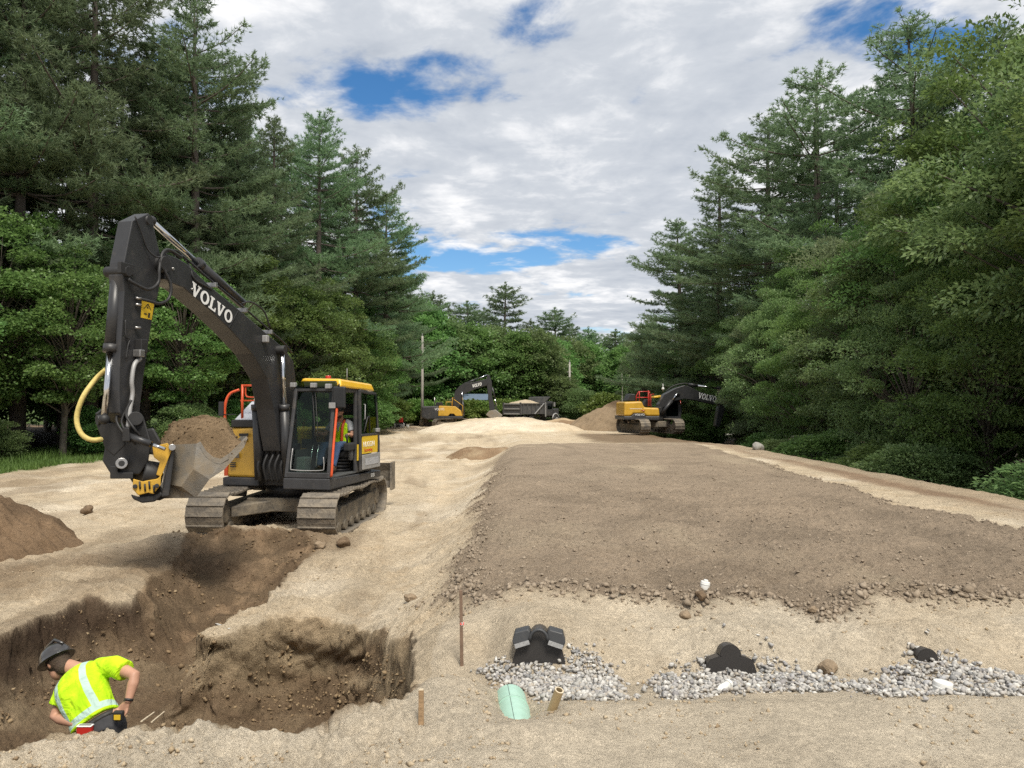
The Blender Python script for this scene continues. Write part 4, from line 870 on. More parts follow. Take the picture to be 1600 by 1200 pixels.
def track(parent, xc, L, Hh, W, n, rz=0.0, shoes=True, off=(0, 0, 0)):
    t = MB(); r = Hh / 2
    # side frame
    yl = L / 2 - r
    poly = [Vector((0, -yl, Hh * .18)), Vector((0, yl * .9, Hh * .18)), Vector((0, yl, Hh * .4)), Vector((0, yl * .7, Hh * .62)), Vector((0, -yl * .8, Hh * .66)), Vector((0, -yl, Hh * .5))]
    slab(t, poly, xc - W * .30, xc + W * .30)
    o = t.build('track', M_TFRAME, parent, .02); o.rotation_euler.z = rz; o.location = off
    for nm, y in (('sprocket', -yl), ('idler', yl)):
        w = MB(); w.cyl((xc - W * .22, y, r), (xc + W * .22, y, r), r * .84, n=24); w.cyl((xc - W * .33, y, r), (xc + W * .33, y, r), r * .42, n=20); w.build(nm, M_TFRAME, o, .01)
    nr = 7
    for k in range(nr):
        y = -yl * .86 + 1.72 * yl * k / (nr - 1); w = MB(); w.cyl((xc - W * .34, y, .13), (xc + W * .34, y, .13), .10, n=12); w.build('roller', M_TFRAME, o)
    for y in (-yl * .4, yl * .3):
        w = MB(); w.cyl((xc - W * .2, y, Hh - .13), (xc + W * .2, y, Hh - .13), .075, n=12); w.build('carrier_roller', M_TFRAME, o)
    per = 2 * (L - 2 * r) + 2 * math.pi * r; pitch = per / n
    s = MB(); hp = pitch * .5
    s.prism([Vector((-W / 2, -hp * 1.02, 0)), Vector((-W / 2, hp * .96, -.012)), Vector((-W / 2, hp * .96, .022)), Vector((-W / 2, -hp * 1.02, .03))], [Vector((W / 2, -hp * 1.02, 0)), Vector((W / 2, hp * .96, -.012)), Vector((W / 2, hp * .96, .022)), Vector((W / 2, -hp * 1.02, .03))])
    for y, hh in ((-hp * .80, .030), (hp * .10, .008)): s.prism([Vector((-W / 2 + .004, y - .010, -hh)), Vector((-W / 2 + .004, y + .010, -hh)), Vector((-W / 2 + .004, y + .016, .002)), Vector((-W / 2 + .004, y - .016, .002))], [Vector((W / 2 - .004, y - .010, -hh)), Vector((W / 2 - .004, y + .010, -hh)), Vector((W / 2 - .004, y + .016, .002)), Vector((W / 2 - .004, y - .016, .002))])
    s.box((-.10, -hp * .9, .02), (-.05, hp * .9, .085)); s.box((.05, -hp * .9, .02), (.10, hp * .9, .085))
    me = s.mesh('track_shoe', M_TRACK); rg = random.Random(int(xc * 100))
    if shoes:
        for (y, z, a) in stadium(L, Hh, n):
            zz = z - (.035 * math.sin((y / L + .5) * math.pi * 3) ** 2 if abs(z - Hh) < 1e-6 else 0)
            q = link('track_shoe', me, o); q.location = (xc, y, zz); q.rotation_euler = (a + rg.uniform(-.02, .02), 0, 0)
    else:
        j = MB()
        for (y, z, a) in stadium(L, Hh, n):
            M = Matrix.Translation((xc, y, z)) @ Matrix.Rotation(a, 4, 'X'); j.add([M @ Vector(v) for v in s.v], s.f)
        q = j.build('track_shoes', M_TRACK, o); q['kind'] = 'stuff'
    return o
# ------------------------------------------------------------------ near excavator
def near_excavator():
    LOC = Vector((-4.38, 15.48, 0.0)); RZ = R(168); fr = Frame(LOC, RZ); X, Y = fr.X, fr.Y
    T = empty('excavator', LOC, RZ)
    tag(T, 'charcoal and yellow tracked excavator with raised boom digging the trench', 'excavator')
    # undercarriage, turned a little against the house
    ur = R(7.4)
    track(T, -1.04, 3.75, .80, .70, 46, ur); track(T, 1.04, 3.75, .80, .70, 46, ur)
    b = MB(); b.box((-.75, -.75, .34), (.75, .75, .60)); b.prism([Vector((-.8, .2, .3)), Vector((-.8, 1.3, .3)), Vector((-.8, 1.3, .5)), Vector((-.8, .2, .6))], [Vector((0, -.3, .35)), Vector((0, .5, .35)), Vector((0, .5, .58)), Vector((0, -.3, .62))])
    b.prism([Vector((.8, .2, .3)), Vector((.8, 1.3, .3)), Vector((.8, 1.3, .5)), Vector((.8, .2, .6))], [Vector((0, -.3, .35)), Vector((0, .5, .35)), Vector((0, .5, .58)), Vector((0, -.3, .62))])
    o = b.build('undercarriage', M_TFRAME, T, .02); o.rotation_euler.z = ur
    b = MB(); b.cyl((0, 0, .58), (0, 0, .86), .62, n=28); b.build('turntable', M_BLACK, T)
    # dozer blade on the rear
    b = MB(); prof = [(-2.55, .46), (-2.62, .62), (-2.58, .86), (-2.46, 1.05), (-2.40, 1.05), (-2.50, .86), (-2.53, .62), (-2.46, .46)]
    b.prism([Vector((-1.36, y, z)) for y, z in prof], [Vector((1.36, y, z)) for y, z in prof])
    for s in (-1, 1): b.box((s * 1.37 - .02, -2.66, .42), (s * 1.37 + .02, -2.30, 1.07)); b.bar((s * .5, -2.45, .62), (s * .5, -1.2, .45), .14, .16)
    o = b.build('dozer_blade', M_TRACK, T, .006); o.rotation_euler.z = ur
    # house floor
    fy = 1.25
    b = MB(); b.prism([Vector((-1.30, fy, .84)), Vector((-1.30, -1.25, .86)), Vector((-.9, -1.5, .86)), Vector((.9, -1.5, .86)), Vector((1.14, -1.25, .86)), Vector((1.14, .88, .84)), Vector((.36, .88, .84)), Vector((.34, .7, .84)), Vector((-.34, .7, .84)), Vector((-.36, fy, .84))],
                      [Vector((-1.30, fy, 1.05)), Vector((-1.30, -1.25, 1.0)), Vector((-.9, -1.5, 1.0)), Vector((.9, -1.5, 1.0)), Vector((1.14, -1.25, 1.0)), Vector((1.14, .88, 1.0)), Vector((.36, .88, 1.0)), Vector((.34, .7, 1.0)), Vector((-.34, .7, 1.0)), Vector((-.36, fy, 1.05))])
    dk = b.build('deck', M_DGREY, T, .02)
    text_mesh('ECR', .11, M_WHITE, 'lettering', dk, Matrix.Translation((-1.304, -.70, .90)) @ Matrix(((0, 0, -1, 0), (-1, 0, 0, 0), (0, 1, 0, 0), (0, 0, 0, 1))))
    # rear: short counterweight and engine hood
    b = MB(); n = 14; A = [Vector((-1.25, -.65, 1.0))] + [Vector((-1.25 * math.cos(math.pi * k / n), -.75 - .78 * math.sin(math.pi * k / n), 1.0)) for k in range(n + 1)] + [Vector((1.15, -.65, 1.0))]
    b.prism(A, [Vector((p.x, p.y, 1.78)) for p in A]); b.build('counterweight', M_DGREY, T, .04)
    b = MB(); b.box((-.30, -1.3, 1.02), (1.10, -.2, 1.93)); b.build('engine_hood', M_YEL, T, .05)
    # right side tank and panels
    b = MB(); b.prism([Vector((.42, .86, 1.0)), Vector((1.12, .80, 1.0)), Vector((1.14, -.2, 1.0)), Vector((.42, -.2, 1.0))], [Vector((.42, .82, 1.97)), Vector((1.06, .76, 1.97)), Vector((1.10, -.2, 1.97)), Vector((.42, -.2, 1.97))])
    hd = b.build('side_tank', M_YEL, T, .05)
    b = MB(); b.box((.60, .855, 1.80), (.80, .868, 1.86)); b.build('slot', M_BLACK, hd)
    for z in (1.20, 1.235, 1.27):
        b = MB(); b.box((.88, .838, z), (1.0, .852, z + .022)); b.build('louvre', M_BLACK, hd)
    b = MB(); b.box((.66, .845, 1.69), (.86, .862, 1.75)); b.build('grip', M_BLACK, hd)
    b = MB(); b.box((.80, .845, 1.38), (1.06, .855, 1.47)); b.build('scuff_plate', M_TFRAME, hd)
    b = MB(); b.box((1.075, .70, 1.02), (1.15, .815, 1.32)); b.build('reflector_strip', M_ORANGE, hd)
    b = MB(); b.box((.30, .76, 1.02), (.41, .83, 1.95)); b.build('inner_panel', M_YEL, hd, .01)
    b = MB(); b.box((.50, .25, 1.975), (1.02, .80, 2.12)); tb = b.build('tool_box', M_BLACK, T, .02)
    b = MB(); b.prism([Vector((.46, .72, 2.123)), Vector((1.0, .72, 2.123)), Vector((.93, .10, 2.55)), Vector((.46, .10, 2.55))], [Vector((.46, .0, 2.123)), Vector((1.0, .0, 2.123)), Vector((.93, .0, 2.55)), Vector((.46, .0, 2.55))]); b.build('sloped_lid', M_SILVER, T, .015)
    b = MB(); b.ball((.18, .25, 2.20), (.16, .22, .16), 8); b.build('filler_dome', M_BLACK, T)
    b = MB(); b.box((.05, -.1, 2.0), (.40, .35, 2.42)); b.build('white_tank', M_SILVER, T, .05)
    # handrails
    def rail(pts, r=.022): 
        q = MB(); q.tube(pts, r, 8); q.build('handrail', M_ORANGE, T)
    rail(bez([(1.14, .78, 1.9), (1.17, .78, 2.35), (1.10, .74, 2.62), (.93, .66, 2.72)], 6), .028)
    rail([(.86, .66, 2.0), (.86, .66, 2.82)], .026); rail([(.86, .66, 2.80), (.02, .60, 2.80)], .022); rail([(.90, .66, 2.50), (.06, .60, 2.50)], .016)
    rail(bez([(.80, .64, 2.78), (.80, .64, 2.62), (.72, .64, 2.57), (.40, .62, 2.57)], 5), .016); rail([(.12, .60, 2.0), (.12, .60, 2.72)], .024)
    b = MB(); b.box((1.16, .82, 2.20), (1.26, .86, 2.48)); b.box((.9, .80, 2.22), (1.2, .815, 2.235)); b.build('side_mirror', M_MIRROR, T, .015)
    # boom: side outline read on its left face plane
    xb = -.20
    up = [(258, 396), (275, 402), (292, 412), (327, 446), (376, 486), (421, 525), (446, 546), (459, 566), (463, 600), (464, 650), (466, 700)]
    lo = [(258, 436), (268, 442), (288, 450), (330, 486), (362, 517), (395, 553), (418, 592), (428, 640), (434, 680), (438, 705)]
    poly = [X(a, c, xb) for a, c in up] + [X(a, c, xb) for a, c in lo[::-1]]
    b = MB(); slab(b, poly, xb, .16); boom = b.build('boom', M_BOOM, T, .012)
    foot = (poly[len(up) - 1] + poly[len(up)]) / 2
    b = MB(); b.bar((0, foot.y, foot.z + .1), (0, foot.y - .05, .98), .62, .5, (0, 1, 0)); b.build('boom_bracket', M_BLACK, T, .02)
    # word on the boom
    a = X(296, 458, xb - .002); c = X(360, 507, xb - .002); a2 = X(305, 441, xb - .002)
    xd = (c - a).normalized(); yd = (a2 - a); yd = yd - xd * yd.dot(xd)
    letters_volvo(boom, a, xd, yd, yd.length * .93, M_WHITE, lift=.008, stretch=(c - a).length / (4.95 * yd.length * .93))
    # boom seams, pins, pipes
    pp = X(434, 547, xb); b = MB(); b.cyl((-.36, pp.y, pp.z), (.36, pp.y, pp.z), .085, n=20); b.build('boom_pin', M_BLACK, boom, .008)
    for k, dy in ((0, -.16), (1, -.08), (2, .08), (3, .16)):
        q = [X(a_, c_ - 5, dy) for a_, c_ in ((285, 409), (327, 446), (376, 486), (421, 525), (443, 544), (456, 560))]
        b = MB(); b.tube(bez([v + Vector((0, 0, .05)) for v in q], 5), .017, 7); b.build('hydraulic_pipe', M_BLACK, boom)
    for (a_, c_) in ((330, 449), (378, 488), (418, 522)):
        v = X(a_, c_, -.12); b = MB(); b.box((-.22, v.y - .03, v.z + .0), (.22, v.y + .03, v.z + .075)); b.build('pipe_clamp', M_STEEL, boom, .006)
    v = X(415, 530, xb - .05); b = MB(); b.box((xb - .10, v.y - .05, v.z - .06), (xb + .0, v.y + .05, v.z + .07)); b.build('work_light', M_GPANEL, boom, .015)
    # arm
    xa = -.17
    rt = [(232, 333), (239, 343), (242, 362), (249, 392), (253, 412), (251, 436), (247, 462), (242, 480), (236, 512), (230, 550), (225, 585), (221, 620), (218, 648), (214, 662)]
    lf = [(207, 345), (203, 365), (199, 385), (194, 410), (192, 430), (194, 455), (192, 490), (189, 530), (187, 570), (186, 610), (187, 645), (197, 662)]
    poly = [X(a, c, xa) for a, c in rt] + [X(a, c, xa) for a, c in lf[::-1]]
    b = MB(); slab(b, poly, xa, .06); arm = b.build('arm', M_BOOM, T, .012)
    pv = X(250, 413, xa); b = MB(); b.cyl((-.28, pv.y, pv.z), (.2, pv.y, pv.z), .12, n=22); b.build('arm_pin', M_BLACK, arm, .008)
    tp = X(232, 344, xa); b = MB(); b.cyl((-.20, tp.y, tp.z), (.12, tp.y, tp.z), .065, n=16); b.build('cylinder_pin', M_BLACK, arm)
    cp = X(197, 424, xa); b = MB(); b.cyl((-.22, cp.y, cp.z), (.14, cp.y, cp.z), .075, n=18); b.box((-.215, cp.y - .10, cp.z - .05), (-.16, cp.y + .16, cp.z + .11)); b.build('cylinder_lug', M_BLACK, arm, .01)
    # warning plate on the arm
    q = [X(222, 470, xa - .003), X(241, 474, xa - .003), X(237, 500, xa - .003), X(220, 496, xa - .003)]; b = MB(); b.prism(q, [v + Vector((.003, 0, 0)) for v in q]); sg = b.build('warning_plate', M_SIGNY, arm)
    def onsign(u, v): return q[0] * (1 - u) * (1 - v) + q[1] * u * (1 - v) + q[2] * u * v + q[3] * (1 - u) * v + Vector((-.002, 0, 0))
    for tri in ([(.15, .46), (.5, .08), (.85, .46), (.74, .42), (.5, .17), (.26, .42)], [(.40, .38), (.5, .24), (.60, .38)], [(.62, .62), (.78, .62), (.78, .92), (.62, .92)], [(.25, .70), (.5, .70), (.5, .78), (.25, .78)]):
        b = MB(); b.add([onsign(*t_) for t_ in tri], [tuple(range(len(tri)))]); b.build('sign_print', M_BLACK, sg)
    # arm hydraulic lines
    for dx in (-.09, -.04, .03):
        f = [X(205, 352, dx), X(199, 380, dx), X(195, 405, dx)]; b = MB(); b.tube([v + Vector((0, .05, 0)) for v in f], .014, 6); b.build('arm_line', M_STEEL, arm)
    for k, (a_, c_) in enumerate(((197, 372), (193, 396))):
        v = X(a_, c_, -.03); b = MB(); b.box((-.13, v.y + .02, v.z - .025), (.06, v.y + .085, v.z + .025)); b.build('line_clamp', M_STEEL, arm, .006)
    for (u0, u1) in (((262, 405), (262, 432)), ((372, 486), (358, 512))):
        b = MB(); b.bar(X(*u0, xb - .004), X(*u1, xb - .004), .008, .014, (1, 0, 0)); b.build('weld_seam', M_BOOM, boom)
    for (a_, c_) in ((270, 420), (300, 452)):
        v = X(a_, c_, xb); b = MB(); b.cyl((xb - .02, v.y, v.z), (xb + .01, v.y, v.z), .022, n=10); b.build('grease_boss', M_STEEL, boom)
    def hose(pts, r=.022, m=M_BLACK, nm='hose', par=T):
        b = MB(); b.tube(bez(pts, 8), r, 8); return b.build(nm, m, par)
    hose([X(200, 436, -.20), X(212, 444, -.24), X(232, 452, -.26), X(247, 442, -.27), X(249, 420, -.26), X(254, 396, -.22), X(266, 392, -.18), X(280, 402, -.16)], .024)
    hose([X(218, 466, -.20), X(232, 470, -.26), X(250, 474, -.29), X(264, 466, -.30), X(267, 446, -.30), X(258, 424, -.27), X(252, 402, -.24), X(262, 390, -.2), X(284, 402, -.16)], .022)
    hose([X(211, 338, -.19), X(222, 366, -.2), X(230, 388, -.2), X(246, 402, -.24), X(262, 394, -.2)], .012)
    hose([X(262, 390, -.05), X(280, 394, -.05), X(296, 415, -.16), X(304, 436, -.22), X(330, 452, -.2)], .016)
    hose([X(378, 474, -.1), X(392, 472, -.1), X(412, 486, -.1), X(422, 512, -.1)], .016, M_BLACK)
    hose([X(219, 560, -.20), X(210, 570, -.22), X(206, 595, -.23), X(207, 615, -.23), X(203, 640, -.24), X(200, 668, -.24)], .030, M_GPANEL, 'sleeved_hose')
    hose([X(196, 500, -.19), X(197, 525, -.20), X(203, 530, -.20), X(200, 540, -.2), X(197, 560, -.2)], .010)
    v = X(220, 540, xa - .05); b = MB(); b.box((xa - .11, v.y - .07, v.z - .10), (xa - .0, v.y + .06, v.z + .09)); b.build('valve_block', M_BLACK, arm, .01)
    v = X(216, 552, xa - .05); b = MB(); b.box((xa - .12, v.y - .05, v.z - .05), (xa - .0, v.y + .05, v.z + .05)); b.build('valve_fitting', M_STEEL, arm, .01)
    for (a_, c_) in ((216, 476), (215, 512), (216, 466)):
        v = X(a_, c_, xa - .03); b = MB(); b.cyl((xa - .05, v.y - .03, v.z), (xa - .02, v.y + .04, v.z), .018, n=8); b.build('line_bracket', M_STEEL, arm)
    # cylinders
    def ram(name, p0, p1, f, rb, rr):
        p0, p1 = Vector(p0), Vector(p1); m = p0.lerp(p1, f); d = (p1 - p0).normalized(); b = MB(); b.cyl(p0, m, rb, n=20); b.cyl(m - d * .10, m + d * .01, rb * 1.15, n=20)
        o = b.build(name, M_BOOM, T); r_ = MB(); r_.cyl(m, p1, rr, n=16); r_.build('rod', M_CHROME, o); e = MB(); e.ball(p1, rr * 1.7, 6); e.build('rod_eye', M_BLACK, o); return o
    a0 = X(378, 474, 0); a0.x = 0; a1 = X(236, 345, 0); ram('arm_cylinder', a0, a1, .54, .085, .045)
    c1 = X(163, 655, -.02); c0 = Vector((0, cp.y + .03, cp.z)); c0 = X(184, 424, 0); ram('bucket_cylinder', c0, c1, .55, .085, .042)
    for s in (-1, 1):
        p1 = Vector((s * .29, pp.y, pp.z)); p0 = Vector((s * .29, .98, .98)); ram('boom_cylinder', p0, p1, .58, .085, .04)
    # hoses at the boom foot
    for k in range(5):
        x = -.24 + .12 * k; hose([(x, 1.0, .95), (x + .02, 1.08, 1.25), (x - .02, .98, 1.5), (x * .6, .75, 1.75)], .024)
    # ---- cab
    x0, x1 = -1.30, -.37; yt = fy - .34; yb = -.62; zr = 2.74
    cab = MB(); P = .075
    def post(a, c, w=.07, h=.07, up=(0, 1, 0)): cab.bar(a, c, w, h, up)
    post((x0 + .04, fy - .04, 1.05), (x0 + .07, yt, zr)); post((x1 - .04, fy - .04, 1.05), (x1 - .07, yt, zr))
    post((x0 + .05, -.05, 1.05), (x0 + .06, -.05, zr), .07, .12); post((x0 + .05, yb, 1.05), (x0 + .08, yb + .05, zr)); post((x1 - .05, yb, 1.05), (x1 - .08, yb + .05, zr)); post((x1 - .05, .15, 1.05), (x1 - .06, .15, zr), .06, .06)
    post((x0 + .05, yt, zr - .03), (x1 - .05, yt, zr - .03), .07, .08, (0, 0, 1)); post((x0 + .06, yt, zr - .03), (x0 + .08, yb, zr - .03), .07, .10, (0, 0, 1)); post((x1 - .06, yt, zr - .03), (x1 - .08, yb, zr - .03), .07, .10, (0, 0, 1)); post((x0 + .06, yb + .04, zr - .03), (x1 - .06, yb + .04, zr - .03), .07, .08, (0, 0, 1))
    cab.box((x0 + .02, fy - .09, 1.05), (x1 - .02, fy - .015, 1.16))
    C_ = cab.build('cab', M_DGREY, T, .018)
    b = MB(); b.box((x0 + .03, yb, 1.051), (x1 - .03, fy - .1, 1.075)); b.build('cab_floor', M_INT, C_)
    b = MB(); b.box((x1 - .075, yb, 1.08), (x1 - .035, .9, 1.55)); b.build('inner_wall', M_INT, C_)
    b = MB(); b.box((x0 + .08, yb + .0, 1.08), (x1 - .08, yb + .05, 1.75)); b.build('rear_wall', M_INT, C_)
    # glass
    b = MB(); g0 = [(x0 + .08, fy - .045, 1.16), (x1 - .08, fy - .045, 1.16), (x1 - .10, yt + .0, zr - .07), (x0 + .10, yt + .0, zr - .07)]; b.prism([Vector(p) for p in g0], [Vector(p) + Vector((0, -.006, 0)) for p in g0]); b.build('windscreen', M_GLASS, C_)
    b = MB(); b.tube(bez([(x0 + .14, fy - .03, 1.45), (x0 + .13, fy - .026, 1.26), (x0 + .20, fy - .022, 1.20), (x1 - .20, fy - .022, 1.20), (x1 - .13, fy - .026, 1.26), (x1 - .14, fy - .08, 1.6)], 5), .010, 6); b.build('seal', M_GPANEL, C_)
    b = MB(); g0 = [(x1 - .05, .16, 1.56), (x1 - .05, fy - .18, 1.56), (x1 - .07, yt - .02, zr - .08), (x1 - .06, .16, zr - .08)]; b.prism([Vector(p) for p in g0], [Vector(p) + Vector((.006, 0, 0)) for p in g0]); b.build('side_window', M_GLASS, C_)
    b = MB(); g0 = [(x0 + .1, yb + .03, 1.76), (x1 - .1, yb + .03, 1.76), (x1 - .1, yb + .05, zr - .08), (x0 + .1, yb + .05, zr - .08)]; b.prism([Vector(p) for p in g0], [Vector(p) + Vector((0, .006, 0)) for p in g0]); b.build('rear_window', M_GLASS, C_)
    # sliding rear half of the side: door frame with window, yellow panel, grey kick plate
    d0 = MB(); dx = x0 - .035
    ya, ye = -.08, -1.02
    def dpost(a, c, w=.05, h=.05): d0.bar(a, c, w, h, (1, 0, 0))
    dpost((dx, ya, 1.08), (dx + .03, ya, zr - .02), .07); dpost((dx, ye, 1.62), (dx + .03, ye + .12, zr - .10), .06); dpost((dx + .03, ya, zr - .04), (dx + .03, ye + .10, zr - .10), .06); dpost((dx, ya, 1.80), (dx, ye, 1.80), .05); dpost((dx, ye, 1.1), (dx, ye, 1.65), .06)
    dr = d0.build('door', M_DGREY, T, .01)
    b = MB(); b.box((dx - .018, -.93, 1.42), (dx - .002, -.12, 1.775)); yp = b.build('yellow_panel', M_SIGNY, dr)
    b = MB(); b.box((dx + .01, -.90, 1.83), (dx + .02, -.45, 2.16)); b.build('inner_yellow_panel', M_SIGNY, dr)
    b = MB(); b.box((dx - .030, -1.06, 1.10), (dx - .003, -.13, 1.40)); kp = b.build('kick_plate', M_GPANEL, dr, .008)
    b = MB(); b.box((dx - .036, -.95, 1.18), (dx - .031, -.26, 1.32)); b.build('raised_plate', M_SILVER, kp, .004)
    ML = lambda y, z: Matrix.Translation((dx - .020, y, z)) @ Matrix(((0, 0, -1, 0), (-1, 0, 0, 0), (0, 1, 0, 0), (0, 0, 0, 1)))
    text_mesh('NUGGIN', .15, M_WHITE, 'lettering', yp, ML(-.16, 1.56)); text_mesh('Excavating', .10, M_RED, 'lettering', yp, ML(-.22, 1.46))
    b = MB(); b.box((dx + .0, -.97, 1.83), (dx + .008, -.11, zr - .1)); b.build('door_glass', M_GLASS, dr)
    b = MB(); b.tube([(dx - .02, -.20, 1.86), (dx - .02, -.38, 2.16), (dx - .02, -.46, 2.18), (dx - .02, -.5, 1.86)], .016, 6); b.build('window_bar', M_BLACK, dr)
    b = MB(); b.tube([(dx - .03, -.16, 2.12), (dx - .06, -.16, 2.13), (dx - .06, -.16, 2.42), (dx - .03, -.16, 2.43)], .010, 6); b.build('door_handle', M_GPANEL, dr)
    b = MB(); b.box((dx - .05, -1.0, 1.84), (dx + .01, -.86, 1.92)); b.build('latch', M_GPANEL, dr, .01)
    b = MB(); b.box((x0 - .02, -.02, 1.30), (x0 - .004, .03, 1.62)); b.build('marker_strip', M_SIGNY, C_)
    # roof
    b = MB(); b.prism([Vector((x0 + .05, yt + .06, zr)), Vector((x1 - .05, yt + .06, zr)), Vector((x1 - .05, .74, zr)), Vector((x0 + .05, .74, zr))], [Vector((x0 + .1, yt - .06, zr + .12)), Vector((x1 - .1, yt - .06, zr + .12)), Vector((x1 - .1, .74, zr + .15)), Vector((x0 + .1, .74, zr + .15))]); b.build('roof_hatch', M_GLASS2, C_, .03)
    b = MB(); b.prism([Vector((x0 - .01, .80, zr + .02)), Vector((x1 - .02, .76, zr + .02)), Vector((x1 - .02, yb - .28, zr - .04)), Vector((x0 - .01, yb - .28, zr - .04))], [Vector((x0 + .03, .74, zr + .18)), Vector((x1 - .1, .74, zr + .20)), Vector((x1 - .1, yb - .18, zr + .10)), Vector((x0 + .03, yb - .18, zr + .12))]); b.build('roof', M_YEL2, C_, .04)
    b = MB(); b.cyl((-.78, .25, zr + .19), (-.78, .25, zr + .26), .055, n=14); bc = b.build('beacon', M_BEACON, C_, .01); b = MB(); b.cyl((-.78, .25, zr + .15), (-.78, .25, zr + .20), .065, n=14); b.build('beacon_base', M_BLACK, bc)
    b = MB(); b.cyl((-1.0, -.15, zr + .1), (-1.0, -.15, zr + .42), .006, n=6); b.build('antenna', M_GPANEL, C_)
    for (x, y, z) in ((x1 - .02, yt + .03, zr + .06), (x0 + .15, yt + .10, zr + .03), ((x0 + x1) / 2, yt + .08, zr + .05)):
        b = MB(); b.box((x - .055, y - .05, z - .045), (x + .055, y + .04, z + .045)); b.build('work_lamp', M_GPANEL, C_, .012)
    # orange grab rail on the front corner, wipers, mirror
    b = MB(); b.tube(bez([(x0 - .02, fy - .02, 1.10), (x0 - .045, fy + .01, 1.16), (x0 - .04, fy - .06, 1.6), (x0 - .02, fy - .22, 2.2), (x0 - .01, fy - .30, 2.56), (x0 + .05, fy - .34, 2.62)], 6), .024, 8); b.build('grab_rail', M_ORANGE, T)
    ma = Y(520, 604, 1.0); mc = Y(540, 638, 1.0); b = MB(); b.box((mc.x, .96, mc.z), (ma.x, 1.03, ma.z)); mr = b.build('cab_mirror', M_MIRROR, T, .03); b = MB(); b.tube([((ma.x + mc.x) / 2, 1.0, ma.z - .02), ((ma.x + mc.x) / 2, 1.0, ma.z + .05), (x0 + .05, .92, 2.66)], .012, 6); b.build('mirror_bracket', M_BLACK, mr)
    b = MB(); wa = Y(514, 629, 1.06); wc = Y(524, 638, 1.06); b.box((wc.x, 1.05, wc.z), (wa.x, 1.07, wa.z)); b.build('white_tag', M_GPANEL, T, .005)
    for dx_ in (0, .06):
        b = MB(); b.tube([((x0 + x1) / 2 + dx_, fy - .33, zr - .02), ((x0 + x1) / 2 - .12 + dx_, fy - .20, 2.0), ((x0 + x1) / 2 - .14 + dx_, fy - .17, 1.75)], .008, 5); b.build('wiper', M_BLACK, C_)
    # seat and controls
    sx = (x0 + x1) / 2 - .02
    b = MB(); b.box((sx - .26, -.40, 1.36), (sx + .26, .15, 1.48)); st = b.build('seat', M_SEAT, T, .04); b = MB(); b.bar((sx, -.40, 1.46), (sx, -.52, 2.14), .48, .12, (0, 1, 0)); b.build('backrest', M_SEAT, st, .04); b = MB(); b.box((sx - .14, -.60, 2.20), (sx + .14, -.50, 2.44)); b.build('headrest', M_SEAT, st, .04)
    b = MB(); 
    for k in range(4): b.cyl((sx, -.12, 1.08 + .07 * k), (sx, -.12, 1.13 + .07 * k), .24 - .01 * (k % 2), n=20)
    b.build('seat_bellows', M_BLACK, st)
    for s in (-1, 1):
        b = MB(); b.box((sx + s * .34 - .07, -.30, 1.50), (sx + s * .34 + .07, .30, 1.66)); cn = b.build('console', M_SEAT, T, .03); b = MB(); b.tube([(sx + s * .34, .24, 1.64), (sx + s * .34, .27, 1.76), (sx + s * .33, .27, 1.84)], [.02, .022, .03], 8); b.build('joystick', M_BLACK, cn)
    b = MB(); b.box((x1 - .30, .75, 1.10), (x1 - .12, 1.0, 1.42)); b.build('heater_box', M_GPANEL, C_, .02); b = MB(); b.box((x1 - .34, .80, 1.58), (x1 - .14, .83, 1.76)); b.build('monitor', M_BLACK, C_, .01)
    for dx_ in (-.06, .06):
        b = MB(); b.tube([(sx + .12 + dx_, .62, 1.08), (sx + .12 + dx_, .80, 1.25), (sx + .10 + dx_, .72, 1.66)], .014, 6); b.build('travel_lever', M_CHROME, C_)
    b = MB(); b.cyl((x0 + .15, -.10, 1.30), (x0 + .15, -.10, 1.55), .09, .12, 14); b.build('waste_bin', M_GPANEL, C_); b = MB(); b.box((x0 + .06, -.16, 1.50), (x0 + .22, -.02, 1.575)); b.build('red_rag', M_RED, C_, .02)
    b = MB(); b.box((x0 + .045, -.17, 1.36), (x0 + .052, -.08, 1.50)); b.build('yellow_note', M_SIGNY, C_)
    # ---- linkage, tilting rotator and ditching bucket, read in a plane facing the photographer
    WY = 10.45
    def Wp(px, py, d=0.0): return fr.W(px, py, WY + d)
    rng = lambda a, c, r0, par, m=M_BLACK, nm='pin', n=18: (lambda q: q.build(nm, m, par, .006))(MB().cyl(a, c, r0, n=n))
    def hull(pts, d0, d1, nm, m, par=T, bev=.012):
        b = MB(); b.prism([Wp(a, c, d0) for a, c in pts], [Wp(a, c, d1) for a, c in pts]); return b.build(nm, m, par, bev)
    lk = MB(); a = Wp(151, 657, -.05); c = Wp(181, 654, .12); lk.cyl(a, c, .075, n=20); e = lk.build('link_tube', M_BLACK, T, .008)
    b = MB(); b.bar(Wp(180, 652, -.04), Wp(207, 628, .05), .05, .10); b.build('guide_link', M_BLACK, T, .01); b = MB(); b.bar(Wp(152, 650, .02), Wp(180, 628, .2), .05, .08); b.build('guide_link', M_BLACK, T, .01)
    hull([(150, 662), (184, 660), (196, 695), (178, 712), (164, 700)], -.06, .16, 'bucket_link', M_BLACK)
    pe = Wp(212, 654, -.12); pf = Wp(212, 654, .28); rng(pe, pf, .095, T, M_BLACK, 'arm_end_pin')
    hull([(166, 690), (190, 672), (200, 640), (224, 650), (236, 690), (232, 720), (218, 742), (174, 742), (160, 720)], -.05, .32, 'hitch', M_BLACK, T, .02)
    hull([(172, 728), (184, 728), (184, 738), (208, 738), (208, 748), (172, 748)], -.12, .25, 'hitch_hook', M_BLACK)
    rng(Wp(190, 724, -.16), Wp(190, 724, -.02), .075, T, M_STEEL, 'hitch_eye'); rng(Wp(190, 724, -.165), Wp(190, 724, -.15), .04, T, M_BLACK, 'hitch_bore')
